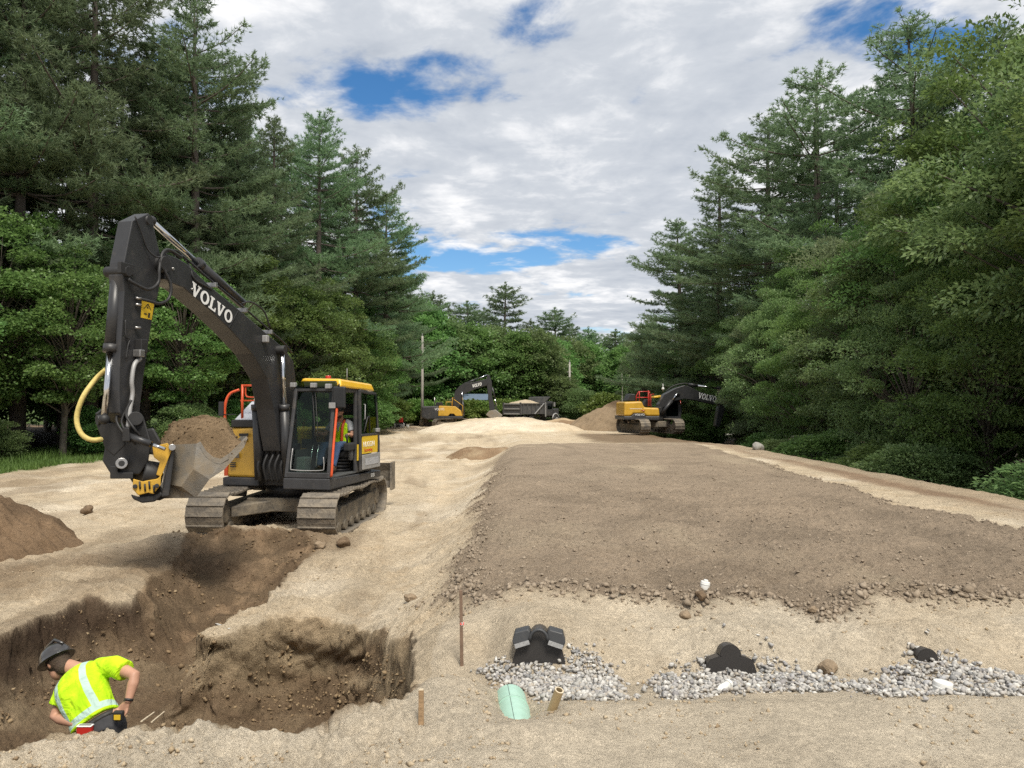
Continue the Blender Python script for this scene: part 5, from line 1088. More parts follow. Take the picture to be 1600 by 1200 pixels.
    hull([(222, 672), (240, 668), (252, 690), (246, 712), (226, 708)], -.02, .34, 'rotator_housing', M_BLACK, T, .03)
    ro = MB(); ro.cyl(Wp(224, 738, .0), Wp(250, 742, .1), .17, n=24); ro.build('rotator_ring', M_BLACK, T, .02)
    tc_ = MB(); tc_.cyl(Wp(198, 680, -.2), Wp(236, 694, -.22), .045, n=16); tl = tc_.build('tilt_cylinder', M_BOOM, T); q = MB(); q.cyl(Wp(234, 693, -.22), Wp(258, 702, -.2), .024, n=12); q.build('tilt_rod', M_CHROME, tl)
    hull([(192, 668), (202, 668), (203, 690), (191, 690)], -.26, -.1, 'cylinder_eye', M_BLACK)
    hull([(238, 698), (262, 692), (268, 704), (252, 745), (244, 742), (250, 722), (240, 714)], -.10, -.02, 'tilt_frame', M_YEL, T, .01)
    hull([(208, 748), (222, 752), (246, 748), (252, 742), (251, 758), (240, 772), (232, 770), (216, 774), (207, 764)], -.12, .05, 'gripper_housing', M_YEL, T, .012)
    hull([(196, 736), (236, 728), (256, 738), (252, 758), (208, 756)], .02, .36, 'rotator_body', M_BLACK, T, .03)
    hull([(214, 766), (250, 758), (262, 776), (250, 782), (220, 780)], .0, .34, 'gripper_body', M_BLACK, T, .02)
    for k, (a_, c_) in enumerate(((218, 756), (226, 760), (233, 756), (240, 762))):
        b = MB(); b.cyl(Wp(a_, c_ - 4, -.13), Wp(a_ + 1, c_ + 8, -.13), .012, n=8); b.build('valve_spool', M_BLACK, T)
    for (a_, c_) in ((211, 760), (245, 759)): rng(Wp(a_, c_, -.15), Wp(a_, c_, -.1), .03, T, M_BLACK, 'bolt', 12)
    hull([(204, 772), (216, 776), (240, 774), (252, 768), (254, 774), (242, 784), (222, 786), (208, 780)], -.08, .3, 'gripper_jaw', M_BLACK, T, .02)
    hull([(268, 696), (274, 698), (264, 776), (252, 777), (256, 750)], -.08, .25, 'quick_bracket', M_BOOM, T, .02)
    rng(Wp(269, 699, -.14), Wp(269, 699, .05), .045, T, M_STEEL, 'bracket_pin')
    # yellow sleeved hose
    hose([X(166, 577, .08), Wp(150, 592, -.1), Wp(130, 620, -.2), Wp(120, 652, -.2), Wp(126, 676, -.2), Wp(142, 687, -.15), Wp(163, 686, -.02)], .034, M_HOSEY, 'yellow_hose')
    for (a_, c_) in ((205, 655), (198, 668), (190, 664)): hose([Wp(a_, c_ - 30, -.1), Wp(a_ - 8, c_ - 8, -.16), Wp(a_ + 4, c_ + 14, -.18), Wp(a_ + 14, c_ + 26, -.1)], .018)
    hose([Wp(184, 640, .0), Wp(174, 612, .0), Wp(188, 604, .0), Wp(198, 622, -.02), Wp(190, 640, -.02)], .010); hose([Wp(182, 640, .02), Wp(172, 620, .0), Wp(182, 600, .0), Wp(200, 610, -.02)], .008)
    # bucket
    A = dict(A=(270, 695, .16), B=(308, 693, 0), C=(303, 733, -.03), D=(284, 760, .02), E=(266, 757, .18), L1=(313, 690, .0), L2=(322, 705, .0), L3=(333, 714, .0), L4=(345, 717, .0), L5=(358, 709, .0), K=(386, 683, .0), K2=(381, 698, .0), F=(327, 748, -.02), F2=(350, 733, .0), Gg=(306, 777, .10), Hh=(258, 778, .22))
    nr = {k: Wp(*v) for k, v in A.items()}; wd = (at(350, 720, WY + 1.45) - at(350, 720, WY)); wd = fr.I.to_3x3() @ (wd + Vector((-.05, 0, .04)))
    fa = {k: v + wd - (fr.I.to_3x3() @ Vector((0, A[k][2] * 2, 0))) for k, v in nr.items()}
    bk = MB(); names = list(A); ix = {k: i for i, k in enumerate(names)}
    F1 = [('A', 'B', 'C', 'D', 'E'), ('B', 'L1', 'L2', 'L3', 'C'), ('C', 'L3', 'L4', 'F'), ('F', 'L4', 'L5', 'F2'), ('F2', 'L5', 'K', 'K2'), ('C', 'F', 'Gg', 'D'), ('E', 'D', 'Gg', 'Hh')]
    ring = ['A', 'E', 'Hh', 'Gg', 'F', 'F2', 'K2', 'K']
    m_ = len(names); fs = [[ix[q] for q in f] for f in F1] + [[ix[q] + m_ for q in f][::-1] for f in F1] + [[ix[ring[i]], ix[ring[i + 1]], ix[ring[i + 1]] + m_, ix[ring[i]] + m_] for i in range(len(ring) - 1)]
    bk.add([nr[k] for k in names] + [fa[k] for k in names], fs); bko = bk.build('bucket', M_BUCKET, T); sd = bko.modifiers.new('wall', 'SOLIDIFY'); sd.thickness = .02; sd.offset = 0
    b = MB(); bp = [nr['L1'], nr['L2'], nr['L3'], nr['L4'], nr['L5']]; off = fr.I.to_3x3() @ Vector((0, -.02, 0)); dn = Vector((0, 0, -.07))
    for i in range(4): b.prism([bp[i], bp[i + 1], bp[i + 1] + dn, bp[i] + dn], [bp[i] + off, bp[i + 1] + off, bp[i + 1] + dn + off, bp[i] + dn + off])
    b.build('side_cutter', M_BUCKET, bko)
    b = MB(); k0 = nr['K'] + Vector((0, 0, .02)); k1 = fa['K'] + Vector((0, 0, .02)); b.prism([k0, nr['K2'], nr['K2'] + (nr['F2'] - nr['K2']) * .25, nr['L5'].lerp(k0, .7)], [k1, fa['K2'], fa['K2'] + (fa['F2'] - fa['K2']) * .25, fa['L5'].lerp(k1, .7)]); b.build('cutting_edge', M_STEEL, bko, .006)
    # soil in the bucket: a heap over the mouth
    n = 46; mouth = [Wp(240, 694, .45), nr['B'], nr['L3'], nr['L4'], nr['L5'], nr['K']]
    V = []; C = []
    us = np.linspace(0, 1, n); prof = [Vector(p) for p in mouth]; cum = [0]
    for i in range(1, 6): cum.append(cum[-1] + (prof[i] - prof[i - 1]).length)
    cum = np.array(cum) / cum[-1]
    gx, gy = np.meshgrid(us, us); nz = fbm(gx * 4 + 3, gy * 4, 4, 700).ravel(); nz2 = fbm(gx * 14, gy * 14, 3, 705).ravel()
    for j, v in enumerate(us):
        for i, u in enumerate(us):
            p = Vector([np.interp(u, cum, [q[c_] for q in prof]) for c_ in range(3)]) + wd * v
            e = min(1, min(u, 1 - u) * 5) * min(1, v * 9, (1 - v) * 5)
            base = prof[0].lerp(prof[5], u).z + (wd * v).z; dip = p.z
            hgt = float(np.interp(u, [0, .05, .2, .6, .88, 1], [0, .24, .36, .40, .32, 0]) * np.interp(v, [0, .08, .3, .7, 1], [0, .35, .85, 1, .7]))
            z = (dip * (1 - e) + base * e) - .03 + e * (hgt + .05 * nz[j * n + i] + .03 * nz2[j * n + i]); V.append((p.x, p.y, z)); C.append((.215 + .06 * nz[j * n + i], .15 + .045 * nz[j * n + i], .088 + .03 * nz[j * n + i]))
    W_ = np.array([tuple(fr.M @ Vector(p)) for p in V]); o0 = W_.mean(0)
    i = (np.arange(n - 1)[:, None] * n + np.arange(n - 1)[None, :]).ravel()
    rngn = np.random.default_rng(77); kk = rngn.choice(len(W_), 500); V2, F2_ = lumps(W_[kk] - o0 + np.array((0, 0, .0)), .008 + .03 * rngn.uniform(0, 1, 500) ** 4, rngn, 0, .22)
    Vq = np.concatenate([W_ - o0, V2]); F4 = np.stack([i, i + 1, i + n + 1, i + n], 1); F3 = np.concatenate([F4[:, [0, 1, 2]], F4[:, [0, 2, 3]], F2_ + len(W_)])
    o = link('soil_load', np_mesh('soil_load', Vq, F3, M_LOAD, True, {'zone': np.concatenate([np.array(C), np.tile((.19, .13, .075), (len(V2), 1))])})); o.location = o0; tag(o, 'heap of brown soil filling the excavator bucket', 'soil')
    return fr
FR = near_excavator()
# ------------------------------------------------------------------ people
M_SKIN = mat('skin', (.46, .25, .165), .55, var=.12, vscale=9); M_HAIR = mat('brown_hair', (.055, .034, .02), .7, var=.4, vscale=50, bump=.6, bscale=120)
M_PANTS = mat('work_trousers', (.05, .05, .055), .9, var=.25, vscale=12); M_JEANS = mat('blue_jeans', (.055, .095, .19), .9, var=.25, vscale=12); M_BOOT = mat('boot_leather', (.07, .045, .03), .7, var=.3)
M_HAT = mat('hard_hat_shell', (.022, .023, .026), .25, var=.1, coat=.4, dust=.08); M_GREYT = mat('grey_tee', (.32, .34, .37), .9, var=.12, vscale=10)
def hivis(name, band):
    """lime fabric; the straps and the waist band of silver tape are laid out in the garment's own frame"""
    m, nt, out = tree_new(name); N = nt.nodes; L = nt.links
    b = N.new('ShaderNodeBsdfPrincipled'); b.inputs['Roughness'].default_value = .85; L.new(b.outputs[0], out.inputs[0])
    tc = N.new('ShaderNodeTexCoord'); s = N.new('ShaderNodeSeparateXYZ'); L.new(tc.outputs['Object'], s.inputs[0])
    def mt(op, a, c, d=None):
        n = N.new('ShaderNodeMath'); n.operation = op
        for i, v in enumerate((a, c, d)):
            if v is None: continue
            if isinstance(v, (int, float)): n.inputs[i].default_value = v
            else: L.new(v, n.inputs[i])
        return n.outputs[0]
    vert = mt('MULTIPLY', mt('COMPARE', mt('ABSOLUTE', s.outputs[0], 0), band[0], .024), mt('GREATER_THAN', s.outputs[2], band[1]))
    hor = mt('MULTIPLY', mt('COMPARE', s.outputs[2], band[1], .024), mt('LESS_THAN', mt('ABSOLUTE', s.outputs[0], 0), .24))
    f = mt('MAXIMUM', vert, hor)
    n = N.new('ShaderNodeTexNoise'); n.inputs['Scale'].default_value = 9; n.inputs['Detail'].default_value = 4; L.new(tc.outputs['Object'], n.inputs['Vector'])
    r = N.new('ShaderNodeValToRGB'); e = r.color_ramp.elements; e[0].position = .35; e[1].position = .65; e[0].color = (.40, .70, .0, 1); e[1].color = (.56, .88, .008, 1); L.new(n.outputs['Fac'], r.inputs[0])
    mx = N.new('ShaderNodeMix'); mx.data_type = 'RGBA'; L.new(f, mx.inputs['Factor']); L.new(r.outputs[0], mx.inputs['A']); mx.inputs['B'].default_value = (.42, .58, .50, 1); L.new(mx.outputs['Result'], b.inputs['Base Color'])
    w = N.new('ShaderNodeTexNoise'); w.inputs['Scale'].default_value = 7; w.inputs['Detail'].default_value = 3; w.inputs['Distortion'].default_value = 1.2; L.new(tc.outputs['Object'], w.inputs['Vector'])
    bp = N.new('ShaderNodeBump'); bp.inputs['Strength'].default_value = .7; bp.inputs['Distance'].default_value = .05; L.new(w.outputs['Fac'], bp.inputs['Height']); L.new(bp.outputs[0], b.inputs['Normal'])
    return m
def remesh(o, vox, it=4):
    m = o.modifiers.new('remesh', 'REMESH'); m.mode = 'VOXEL'; m.voxel_size = vox; m.use_smooth_shade = True
    s = o.modifiers.new('smooth', 'SMOOTH'); s.factor = .5; s.iterations = it; return o
def oval(c, rx, ry, xv, yv, n=20, p=2.4):
    out = []
    for k in range(n):
        a = 2 * math.pi * k / n; ca, sa = math.cos(a), math.sin(a)
        out.append(c + xv * rx * math.copysign(abs(ca) ** (2 / p), ca) + yv * ry * math.copysign(abs(sa) ** (2 / p), sa))
    return out
def torso(b, J, grow=0.0, lo=0.0, hi=1.0, rings=None):
    ax = (J['neck'] - J['pelvis']); xv = (J['shR'] - J['shL']).normalized(); a = ax.normalized(); yv = a.cross(xv).normalized() * -1; xv = yv.cross(a) * -1
    R_ = rings or [(0, .165, .118), (.12, .168, .125), (.28, .150, .108), (.48, .165, .118), (.68, .185, .125), (.84, .180, .112), (.93, .135, .085), (1.0, .065, .06), (1.12, .058, .06)]
    curve = J.get('bow', Vector((0, 0, 0)))
    rr = [oval(J['pelvis'] + ax * t + curve * math.sin(math.pi * min(1, t)), w + grow, d + grow, xv, yv) for t, w, d in R_ if lo <= t <= hi]
    b.loft(rr); return xv, yv, a
def limb(b, pts, rad, n=12): b.tube([p for p in pts], rad, n)
def hand(b, w, dirv, palm_n, curl=.5, s=1.0):
    """palm, four fingers bent twice and a thumb leaving the side of the palm"""
    d = dirv.normalized(); pn = (palm_n - d * palm_n.dot(d)).normalized(); sd = d.cross(pn); pl = w + d * .085 * s
    q = [oval(w, .026 * s, .017 * s, sd, pn, 12), oval(w + d * .04 * s, .038 * s, .016 * s, sd, pn, 12), oval(pl, .040 * s, .014 * s, sd, pn, 12)]; b.loft(q)
    for k, (o, l) in enumerate(((-.028, .068), (-.010, .078), (.010, .073), (.028, .058))):
        p0 = pl + sd * o * s - d * .01; p1 = p0 + (d * math.cos(curl) + pn * math.sin(curl)) * l * .45 * s; p2 = p1 + (d * math.cos(curl * 2.1) + pn * math.sin(curl * 2.1)) * l * .35 * s; p3 = p2 + (d * math.cos(curl * 3) + pn * math.sin(curl * 3)) * l * .28 * s
        b.tube([p0, p1, p2, p3], [.0095 * s, .0088 * s, .008 * s, .0065 * s], 7)
    t0 = w + d * .03 * s - sd * .032 * s; t1 = t0 + (d * .6 - sd * .6 + pn * .3).normalized() * .035 * s; t2 = t1 + (d * .9 - sd * .1 + pn * .5).normalized() * .035 * s; b.tube([w + d * .02 * s - sd * .012 * s, t0, t1, t2], [.013 * s, .013 * s, .011 * s, .008 * s], 7)
def head(b, c, face, up, s=1.0):
    """c centre of the skull; shaped skull, jaw, nose and ears"""
    f = face.normalized(); u = (up - f * up.dot(f)).normalized(); r = f.cross(u)
    M = Matrix((r, f, u)).transposed()
    b.ball(c + u * .02 * s, (.074 * s, .094 * s, .098 * s), 10, M); b.ball(c - u * .06 * s + f * .022 * s, (.056 * s, .066 * s, .066 * s), 8, M)
    b.tube([c + f * .088 * s + u * .012 * s, c + f * .108 * s - u * .026 * s, c + f * .090 * s - u * .038 * s], [.010 * s, .015 * s, .010 * s], 7)
    for k in (-1, 1):
        b.ball(c + r * k * .074 * s - u * .005 * s - f * .008 * s, (.010 * s, .022 * s, .032 * s), 6, M); b.ball(c + r * k * .030 * s + f * .080 * s + u * .030 * s, (.022 * s, .012 * s, .007 * s), 6, M)
    b.tube([c - r * .022 * s + f * .082 * s - u * .068 * s, c + f * .092 * s - u * .067 * s, c + r * .022 * s + f * .082 * s - u * .068 * s], [.006 * s, .009 * s, .006 * s], 6)
    return f, u, r
def face_bits(T, c, f, u, r, s=1.0):
    M_EYE = bpy.data.materials.get('eye') or mat('eye', (.12, .09, .07), .2)
    for k in (-1, 1):
        b = MB(); b.ball(c + r * k * .030 * s + f * .084 * s + u * .012 * s, .010 * s, 6); b.build('eye', M_EYE, T)
def frame_obj(o, org, xv, yv, zv):
    """give a mesh its own axes without moving it"""
    M = Matrix((xv.normalized(), yv.normalized(), zv.normalized())).transposed().to_4x4(); M.translation = org
    o.data.transform(M.inverted()); o.matrix_local = M
def worker():
    org = Vector((-3.13, 5.78, gz(-3.13, 5.78))); T = empty('person', org)
    A = lambda px, py, d: at(px, py, d) - org
    J = dict(pelvis=A(158, 1142, 5.74), neck=A(121, 1046, 5.98), shL=A(104, 1076, 5.88), shR=A(180, 1041, 5.88), elL=A(86, 1120, 5.80), wrL=A(118, 1131, 5.66), elR=A(211, 1056, 5.78), wrR=A(200, 1098, 5.70))
    J['bow'] = Vector((.0, -.05, .03)); hc = A(90, 1036, 6.03); face = Vector((-.72, .25, -.62)); up = Vector((-.50, .30, .62))
    body = MB(); xv, yv, ax = torso(body, J, -.012)
    f, u, r = head(body, hc, face, up, 1.02); body.tube([J['neck'] - (hc - J['neck']) * .2, J['neck'].lerp(hc, .75)], [.058, .056], 12)
    for s in 'LR':
        sh, el, wr = J['sh' + s], J['el' + s], J['wr' + s]; i = sh.lerp(J['neck'], .35); limb(body, [i, sh, sh.lerp(el, .35), el, el.lerp(wr, .3), wr], [.055, .058, .050, .041, .042, .027])
    hand(body, J['wrR'], Vector((-.55, .05, -.6)), Vector((-.3, -.8, .1)), .75); hand(body, J['wrL'], Vector((.8, .2, -.35)), Vector((0, .6, -.6)), .5)
    hip = J['pelvis']; fl = Vector((0, 0, 0))
    legs = {}
    for s, k in (('L', -1), ('R', 1)):
        h = hip + xv * k * .09 + Vector((0, .0, -.05)); kn = Vector((hip.x + k * .13, .22, .47)); an = Vector((hip.x + k * .16 - .05, -.05, .09)); legs[s] = (h, kn, an); limb(body, [hip + xv * k * .07 + Vector((0, 0, .05)), h, kn, kn.lerp(an, .35), an], [.09, .085, .055, .052, .038])
        limb(body, [an + Vector((0, -.05, -.05)), an + Vector((0, .05, -.055)), an + Vector((0, .17, -.065))], [.035, .042, .028])
    remesh(body.build('body', M_SKIN, T), .009, 3)
    sh_ = MB(); torso(sh_, J, .012, 0, .99, [(-.03, .172, .130), (.12, .168, .128), (.28, .158, .118), (.48, .170, .124), (.68, .188, .130), (.84, .186, .118), (.93, .140, .092), (.985, .088, .076)])
    for s, e_ in (('L', .62), ('R', .50)):
        a, c = J['sh' + s], J['el' + s]; sh_.tube([a.lerp(J['neck'], .45), a, a.lerp(c, .3), a.lerp(c, e_)], [.075, .080, .078, .080], 14)
    o = sh_.build('shirt', hivis('lime_hivis_shirt', (.118, -.19)), T); remesh(o, .010, 3)
    frame_obj(o, J['pelvis'].lerp(J['neck'], .55), xv, yv, ax)
    p = MB(); torso(p, J, .006, -.1, .2, [(-.10, .165, .125), (.0, .172, .126), (.08, .172, .128)])
    for s in 'LR':
        h, kn, an = legs[s]; limb(p, [h + Vector((0, 0, .06)), h, kn, kn.lerp(an, .4), an + Vector((0, 0, .03))], [.105, .10, .075, .070, .065])
    remesh(p.build('trousers', M_PANTS, T), .012, 4)
    for s in 'LR':
        an = legs[s][2]; b = MB(); limb(b, [an + Vector((0, -.06, .05)), an + Vector((0, -.05, -.04)), an + Vector((0, .07, -.045)), an + Vector((0, .19, -.06))], [.058, .056, .055, .038]); remesh(b.build('boot', M_BOOT, T), .010)
    # brimmed hard hat
    hm = Matrix((r, f, u)).transposed(); b = MB(); n = 28; rings = []
    cc = hc + u * .045
    for i in range(9):
        th = (math.pi / 2) * i / 8; rings.append([cc + r * (.110 * math.sin(th) * math.cos(2 * math.pi * k / n)) + f * (.130 * math.sin(th) * math.sin(2 * math.pi * k / n)) + u * (.112 * math.cos(th)) for k in range(n)])
    for g_, dz in ((1.06, -.006), (1.17, -.014), (1.18, -.020), (1.08, -.016), (.97, -.02)): rings.append([cc + r * (.110 * g_ * math.cos(2 * math.pi * k / n)) + f * (.130 * g_ * math.sin(2 * math.pi * k / n)) + u * dz for k in range(n)])
    b.loft(rings[1:]); hat = b.build('hard_hat', M_HAT, T)
    b = MB(); b.tube([cc + f * .12 + u * .055, cc + f * .06 + u * .125, cc - f * .06 + u * .125, cc - f * .13 + u * .05], [.008, .014, .014, .008], 8); b.build('hat_ridge', M_HAT, hat)
    b = MB(); q = cc + r * .123 + f * .0 + u * .03; b.bar(q - f * .02, q + f * .02, .004, .012, u); b.build('hat_badge', M_GPANEL, hat)
    hb = MB(); hb.ball(hc - f * .015 + u * .012, (.086, .098, .094), 9, hm); hb.ball(hc - f * .050 - u * .055, (.070, .062, .075), 8, hm); hb.ball(hc - f * .02 - u * .01 + r * .06, (.026, .05, .06), 7, hm)
    o = hb.build('hair', M_HAIR, T); remesh(o, .008, 2); face_bits(T, hc, f, u, r)
    b = MB(); w = J['wrR'].lerp(J['elR'], .06); dv = (J['elR'] - J['wrR']).normalized(); b.tube([w, w + dv * .018], [.032, .033], 14); b.build('wristband', M_BLACK, T)
    b = MB(); c0 = J['pelvis'] + xv * .02 + ax * .045; b.loft([oval(J['pelvis'] + ax * (.02 + .035 * k), .186, .142, xv, yv) for k in range(2)]); b.build('belt', mat('belt', (.03, .028, .025), .6), T)
    tag(T, 'worker in lime shirt and black hard hat bending over in the trench', 'person')
    # tape measure in the right hand
    c = org + J['wrR'] + Vector((-.045, -.045, -.075)); t = empty('tape_measure', c); b = MB(); b.box((-.038, -.02, -.035), (.038, .02, .035)); b.build('case', M_BLACK, t, .012); b = MB(); b.box((-.024, -.024, -.024), (.024, -.0205, .012)); b.build('label_plate', M_SIGNY, t); b = MB(); b.box((-.008, .0, -.05), (.008, .002, -.034)); b.build('blade_hook', M_STEEL, t)
    tag(t, 'black and yellow tape measure held by the trench worker', 'tape measure')
    c = org + A(133, 1137, 5.60); t = empty('marker_pouch', c); b = MB(); b.box((-.055, -.02, -.06), (.055, .02, .02)); b.build('pouch', M_RED, t, .01); b = MB(); b.box((-.055, -.023, .012), (.055, .022, .02)); b.build('trim', M_WHITE, t, .003)
    tag(t, 'red pouch with white trim on the worker belt', 'pouch')
worker()
def operator():
    fr = FR; sx = (-1.30 - .37) / 2 - .02; org = fr.M @ Vector((sx, -.15, 1.49)); T = empty('person', org, fr.rz)
    v = lambda x, y, z: Vector((x, y + .15, z - 1.49))
    J = dict(pelvis=v(0, -.22, 1.60), neck=v(0, -.20, 2.10), shL=v(-.19, -.20, 2.03), shR=v(.19, -.20, 2.03), elL=v(-.30, -.10, 1.79), wrL=v(-.31, .14, 1.83), elR=v(.30, -.08, 1.80), wrR=v(.32, .20, 1.86)); hc = v(.0, -.12, 2.27)
    body = MB(); xv, yv, ax = torso(body, J, -.01); f, u, r = head(body, hc, Vector((0, 1, -.25)), Vector((0, .2, 1)), 1.0); body.tube([J['neck'], J['neck'].lerp(hc, .7)], [.058, .055], 12); kn = {}
    for s in 'LR':
        sh, el, wr = J['sh' + s], J['el' + s], J['wr' + s]; limb(body, [sh.lerp(J['neck'], .35), sh, sh.lerp(el, .35), el, el.lerp(wr, .3), wr], [.055, .058, .050, .042, .042, .028]); hand(body, wr, Vector((0, 1, -.1)), Vector((0, 0, -1)), .8)
    for k in (-1, 1):
        h = v(.10 * k, -.16, 1.58); q = v(.15 * k, .30, 1.60); a = v(.15 * k, .50, 1.19); kn[k] = (h, q, a); limb(body, [h, h.lerp(q, .4), q, q.lerp(a, .35), a], [.09, .085, .058, .055, .038]); limb(body, [a + Vector((0, -.05, -.04)), a + Vector((0, .08, -.06)), a + Vector((0, .16, -.06))], [.035, .042, .03])
    remesh(body.build('body', M_SKIN, T), .010, 3)
    tee = MB(); torso(tee, J, .010, 0, .99)
    for s in 'LR': a, c = J['sh' + s], J['el' + s]; tee.tube([a.lerp(J['neck'], .45), a, a.lerp(c, .65)], [.072, .076, .072], 12)
    remesh(tee.build('tee_shirt', M_GREYT, T), .012, 3)
    M_VEST = hivis('lime_vest', (.9, -.9)); ve = MB(); torso(ve, J, .022, 0, .95); o = ve.build('vest', M_VEST, T); remesh(o, .012, 3)
    for k in (-1, 1):
        b = MB(); b.tube(bez([v(.085 * k, -.045, 1.66), v(.095 * k, -.035, 1.85), v(.10 * k, -.06, 2.0), v(.095 * k, -.16, 2.10)], 4), [.030] * 12 + [.03], 8); b.build('vest_strip', M_ORANGE, T)
    b = MB(); b.prism([v(-.05, -.055, 2.06), v(.05, -.055, 2.06), v(0, -.05, 1.86)], [v(-.05, -.10, 2.06), v(.05, -.10, 2.06), v(0, -.09, 1.86)]); b.build('neckline', M_GREYT, T)
    j = MB(); torso(j, J, .012, -.1, .3, [(-.06, .165, .12), (.08, .17, .125), (.14, .168, .124)])
    for k in (-1, 1): h, q, a = kn[k]; limb(j, [h, h.lerp(q, .4), q, q.lerp(a, .4), a + Vector((0, 0, .03))], [.10, .10, .080, .075, .068])
    remesh(j.build('jeans', M_JEANS, T), .012, 4)
    for k in (-1, 1): a = kn[k][2]; b = MB(); limb(b, [a + Vector((0, -.05, .04)), a + Vector((0, -.05, -.04)), a + Vector((0, .07, -.05)), a + Vector((0, .18, -.06))], [.055, .055, .052, .036]); remesh(b.build('boot', M_BOOT, T), .011)
    M = Matrix((r, f, u)).transposed(); b = MB(); b.ball(hc + u * .05, (.082, .102, .075), 9, M); c = b.build('cap', M_BLACK, T); b = MB(); b.prism([hc + u * .05 + f * .08 + r * x for x in (-.06, .06)] + [hc + u * .035 + f * .165 + r * x for x in (.045, -.045)], [hc + u * .06 + f * .08 + r * x for x in (-.06, .06)] + [hc + u * .045 + f * .165 + r * x for x in (.045, -.045)]); b.build('cap_peak', M_BLACK, c)
    b = MB(); b.ball(hc - u * .075 + f * .045, (.055, .05, .045), 8, M); b.build('beard', M_HAIR, T); face_bits(T, hc, f, u, r)
    tag(T, 'operator in lime and orange vest seated in the excavator cab', 'person')
operator()

# ------------------------------------------------------------------ septic chambers, pipes, stakes
M_PLASTIC = mat('black_plastic', (.018, .018, .020), .42, var=.15, dust=.06); M_PLASTIC2 = mat('dusty_plastic', (.032, .034, .038), .5, var=.2, dust=.22, dustcol=(.16, .145, .12))
M_GPIPE = mat('green_pipe', (.36, .56, .46), .38, var=.10, vscale=8, dust=.14, dustcol=(.40, .36, .26)); M_TPIPE = mat('tan_conduit', (.36, .27, .14), .5, var=.15, dust=.15); M_PVC = mat('white_pvc', (.72, .72, .69), .35, var=.05, dust=.1); M_WOOD = mat('stake_wood', (.32, .21, .115), .85, var=.3, vscale=10, bump=.4, bscale=40); M_WOOD2 = mat('weathered_stake', (.19, .125, .085), .9, var=.3, vscale=10); M_LATH = mat('pale_lath', (.55, .46, .33), .8, var=.2, vscale=15); M_PINK = mat('pink_paint', (.75, .16, .14), .6)
def chamber(x, y, z, label, detail=True, rz=0.0):
    T = empty('leach_chamber', (x, y, z), rz); T.rotation_euler = (R(-7), 0, rz)
    def arch(g):
        w, h = .205 * g, .205 * g; P = []
        half = [(-w, 0), (-w * .93, h * .35), (-w * .80, h * .78), (-w * .72, h * .88), (-w * .30, h * 1.02)]
        dome = [(-.078 * g * math.cos(a), h * 1.02 + .075 * g * math.sin(a)) for a in np.linspace(0, math.pi, 11)]
        return half + dome + [(-p[0], p[1]) for p in half[::-1]]
    A, B = arch(1.0), arch(.93); b = MB(); n = len(A); o0 = len(b.v)
    L = .4 if detail else .10; b.add([Vector((p[0], 0, p[1])) for p in A] + [Vector((p[0], L, p[1])) for p in A] + [Vector((p[0], 0, p[1])) for p in B] + [Vector((p[0], L, p[1])) for p in B],
          [(i, i + 1, n + i + 1, n + i) for i in range(n - 1)] + [(2 * n + i, 3 * n + i, 3 * n + i + 1, 2 * n + i + 1) for i in range(n - 1)] + [(i, 2 * n + i, 2 * n + i + 1, i + 1) for i in range(n - 1)] + [tuple(range(n, 2 * n))])
    b.build('shell', M_PLASTIC, T)
    e = MB(); e.add([Vector((p[0], -.004, p[1])) for p in arch(.97)], [tuple(range(n))]); e.build('end_plate', M_PLASTIC, T)
    for k in range(0):
        y0 = .16 + .2 * k; r_ = MB(); C = arch(1.05); r_.add([Vector((p[0], y0, p[1])) for p in A] + [Vector((p[0], y0, p[1])) for p in C] + [Vector((p[0], y0 + .05, p[1])) for p in C], [(i, i + 1, n + i + 1, n + i) for i in range(n - 1)] + [(n + i, n + i + 1, 2 * n + i + 1, 2 * n + i) for i in range(n - 1)]); r_.build('rib', M_PLASTIC, T)
    if detail:
        h = .205
        for s in (-1, 1):
            f = MB(); f.prism([Vector((s * .062, -.05, h * .99)), Vector((s * .178, -.05, h * .80)), Vector((s * .196, -.05, h * .98)), Vector((s * .178, -.04, h * 1.30)), Vector((s * .08, -.04, h * 1.42)), Vector((s * .062, -.04, h * 1.33))], [Vector((s * .062, .10, h * .99)), Vector((s * .178, .10, h * .80)), Vector((s * .20, .10, h * .98)), Vector((s * .18, .10, h * 1.33)), Vector((s * .08, .10, h * 1.46)), Vector((s * .062, .10, h * 1.36))]); f.build('end_flange', M_PLASTIC2, T, .008)
            f = MB(); f.bar((s * .07, -.056, h * .99), (s * .175, -.056, h * .83), .016, .03, (0, 0, 1)); f.build('latch_bar', mat('latch_grey', (.30, .30, .30), .5, var=.3, vscale=60), T)
        f = MB(); f.tube([Vector((.066 * math.cos(a), -.055, h * 1.05 + .075 * math.sin(a))) for a in np.linspace(.0, math.pi, 12)], .012, 8); f.build('inlet_rim', M_PLASTIC2, T)
        f = MB(); f.cyl((0, .02, h * .98), (0, .05, h * .98), .052, n=20); f.build('knockout', M_PLASTIC, T)
        for x0 in (-.10, .07):
            f = MB(); f.tube([(x0 - .05, .0, .0), (x0 - .035, -.01, .035), (x0 + .02, -.01, .045), (x0 + .06, .0, .0)], .007, 6); f.build('foot_tab', M_PLASTIC2, T)
    tag(T, label, 'chamber', 'leach chambers'); return T
p = at(842, 1046, 5.62); chamber(p.x, 5.62, p.z, 'black plastic chamber end standing fully out of the gravel', True, R(-3))
p = at(1143, 1003, 5.50); chamber(p.x, 5.50, p.z - .31, 'black chamber buried to its wings in sand and gravel', False)
p = at(1452, 1004, 5.53); chamber(p.x, 5.53, p.z - .335, 'black chamber buried so that only its round top shows', False)
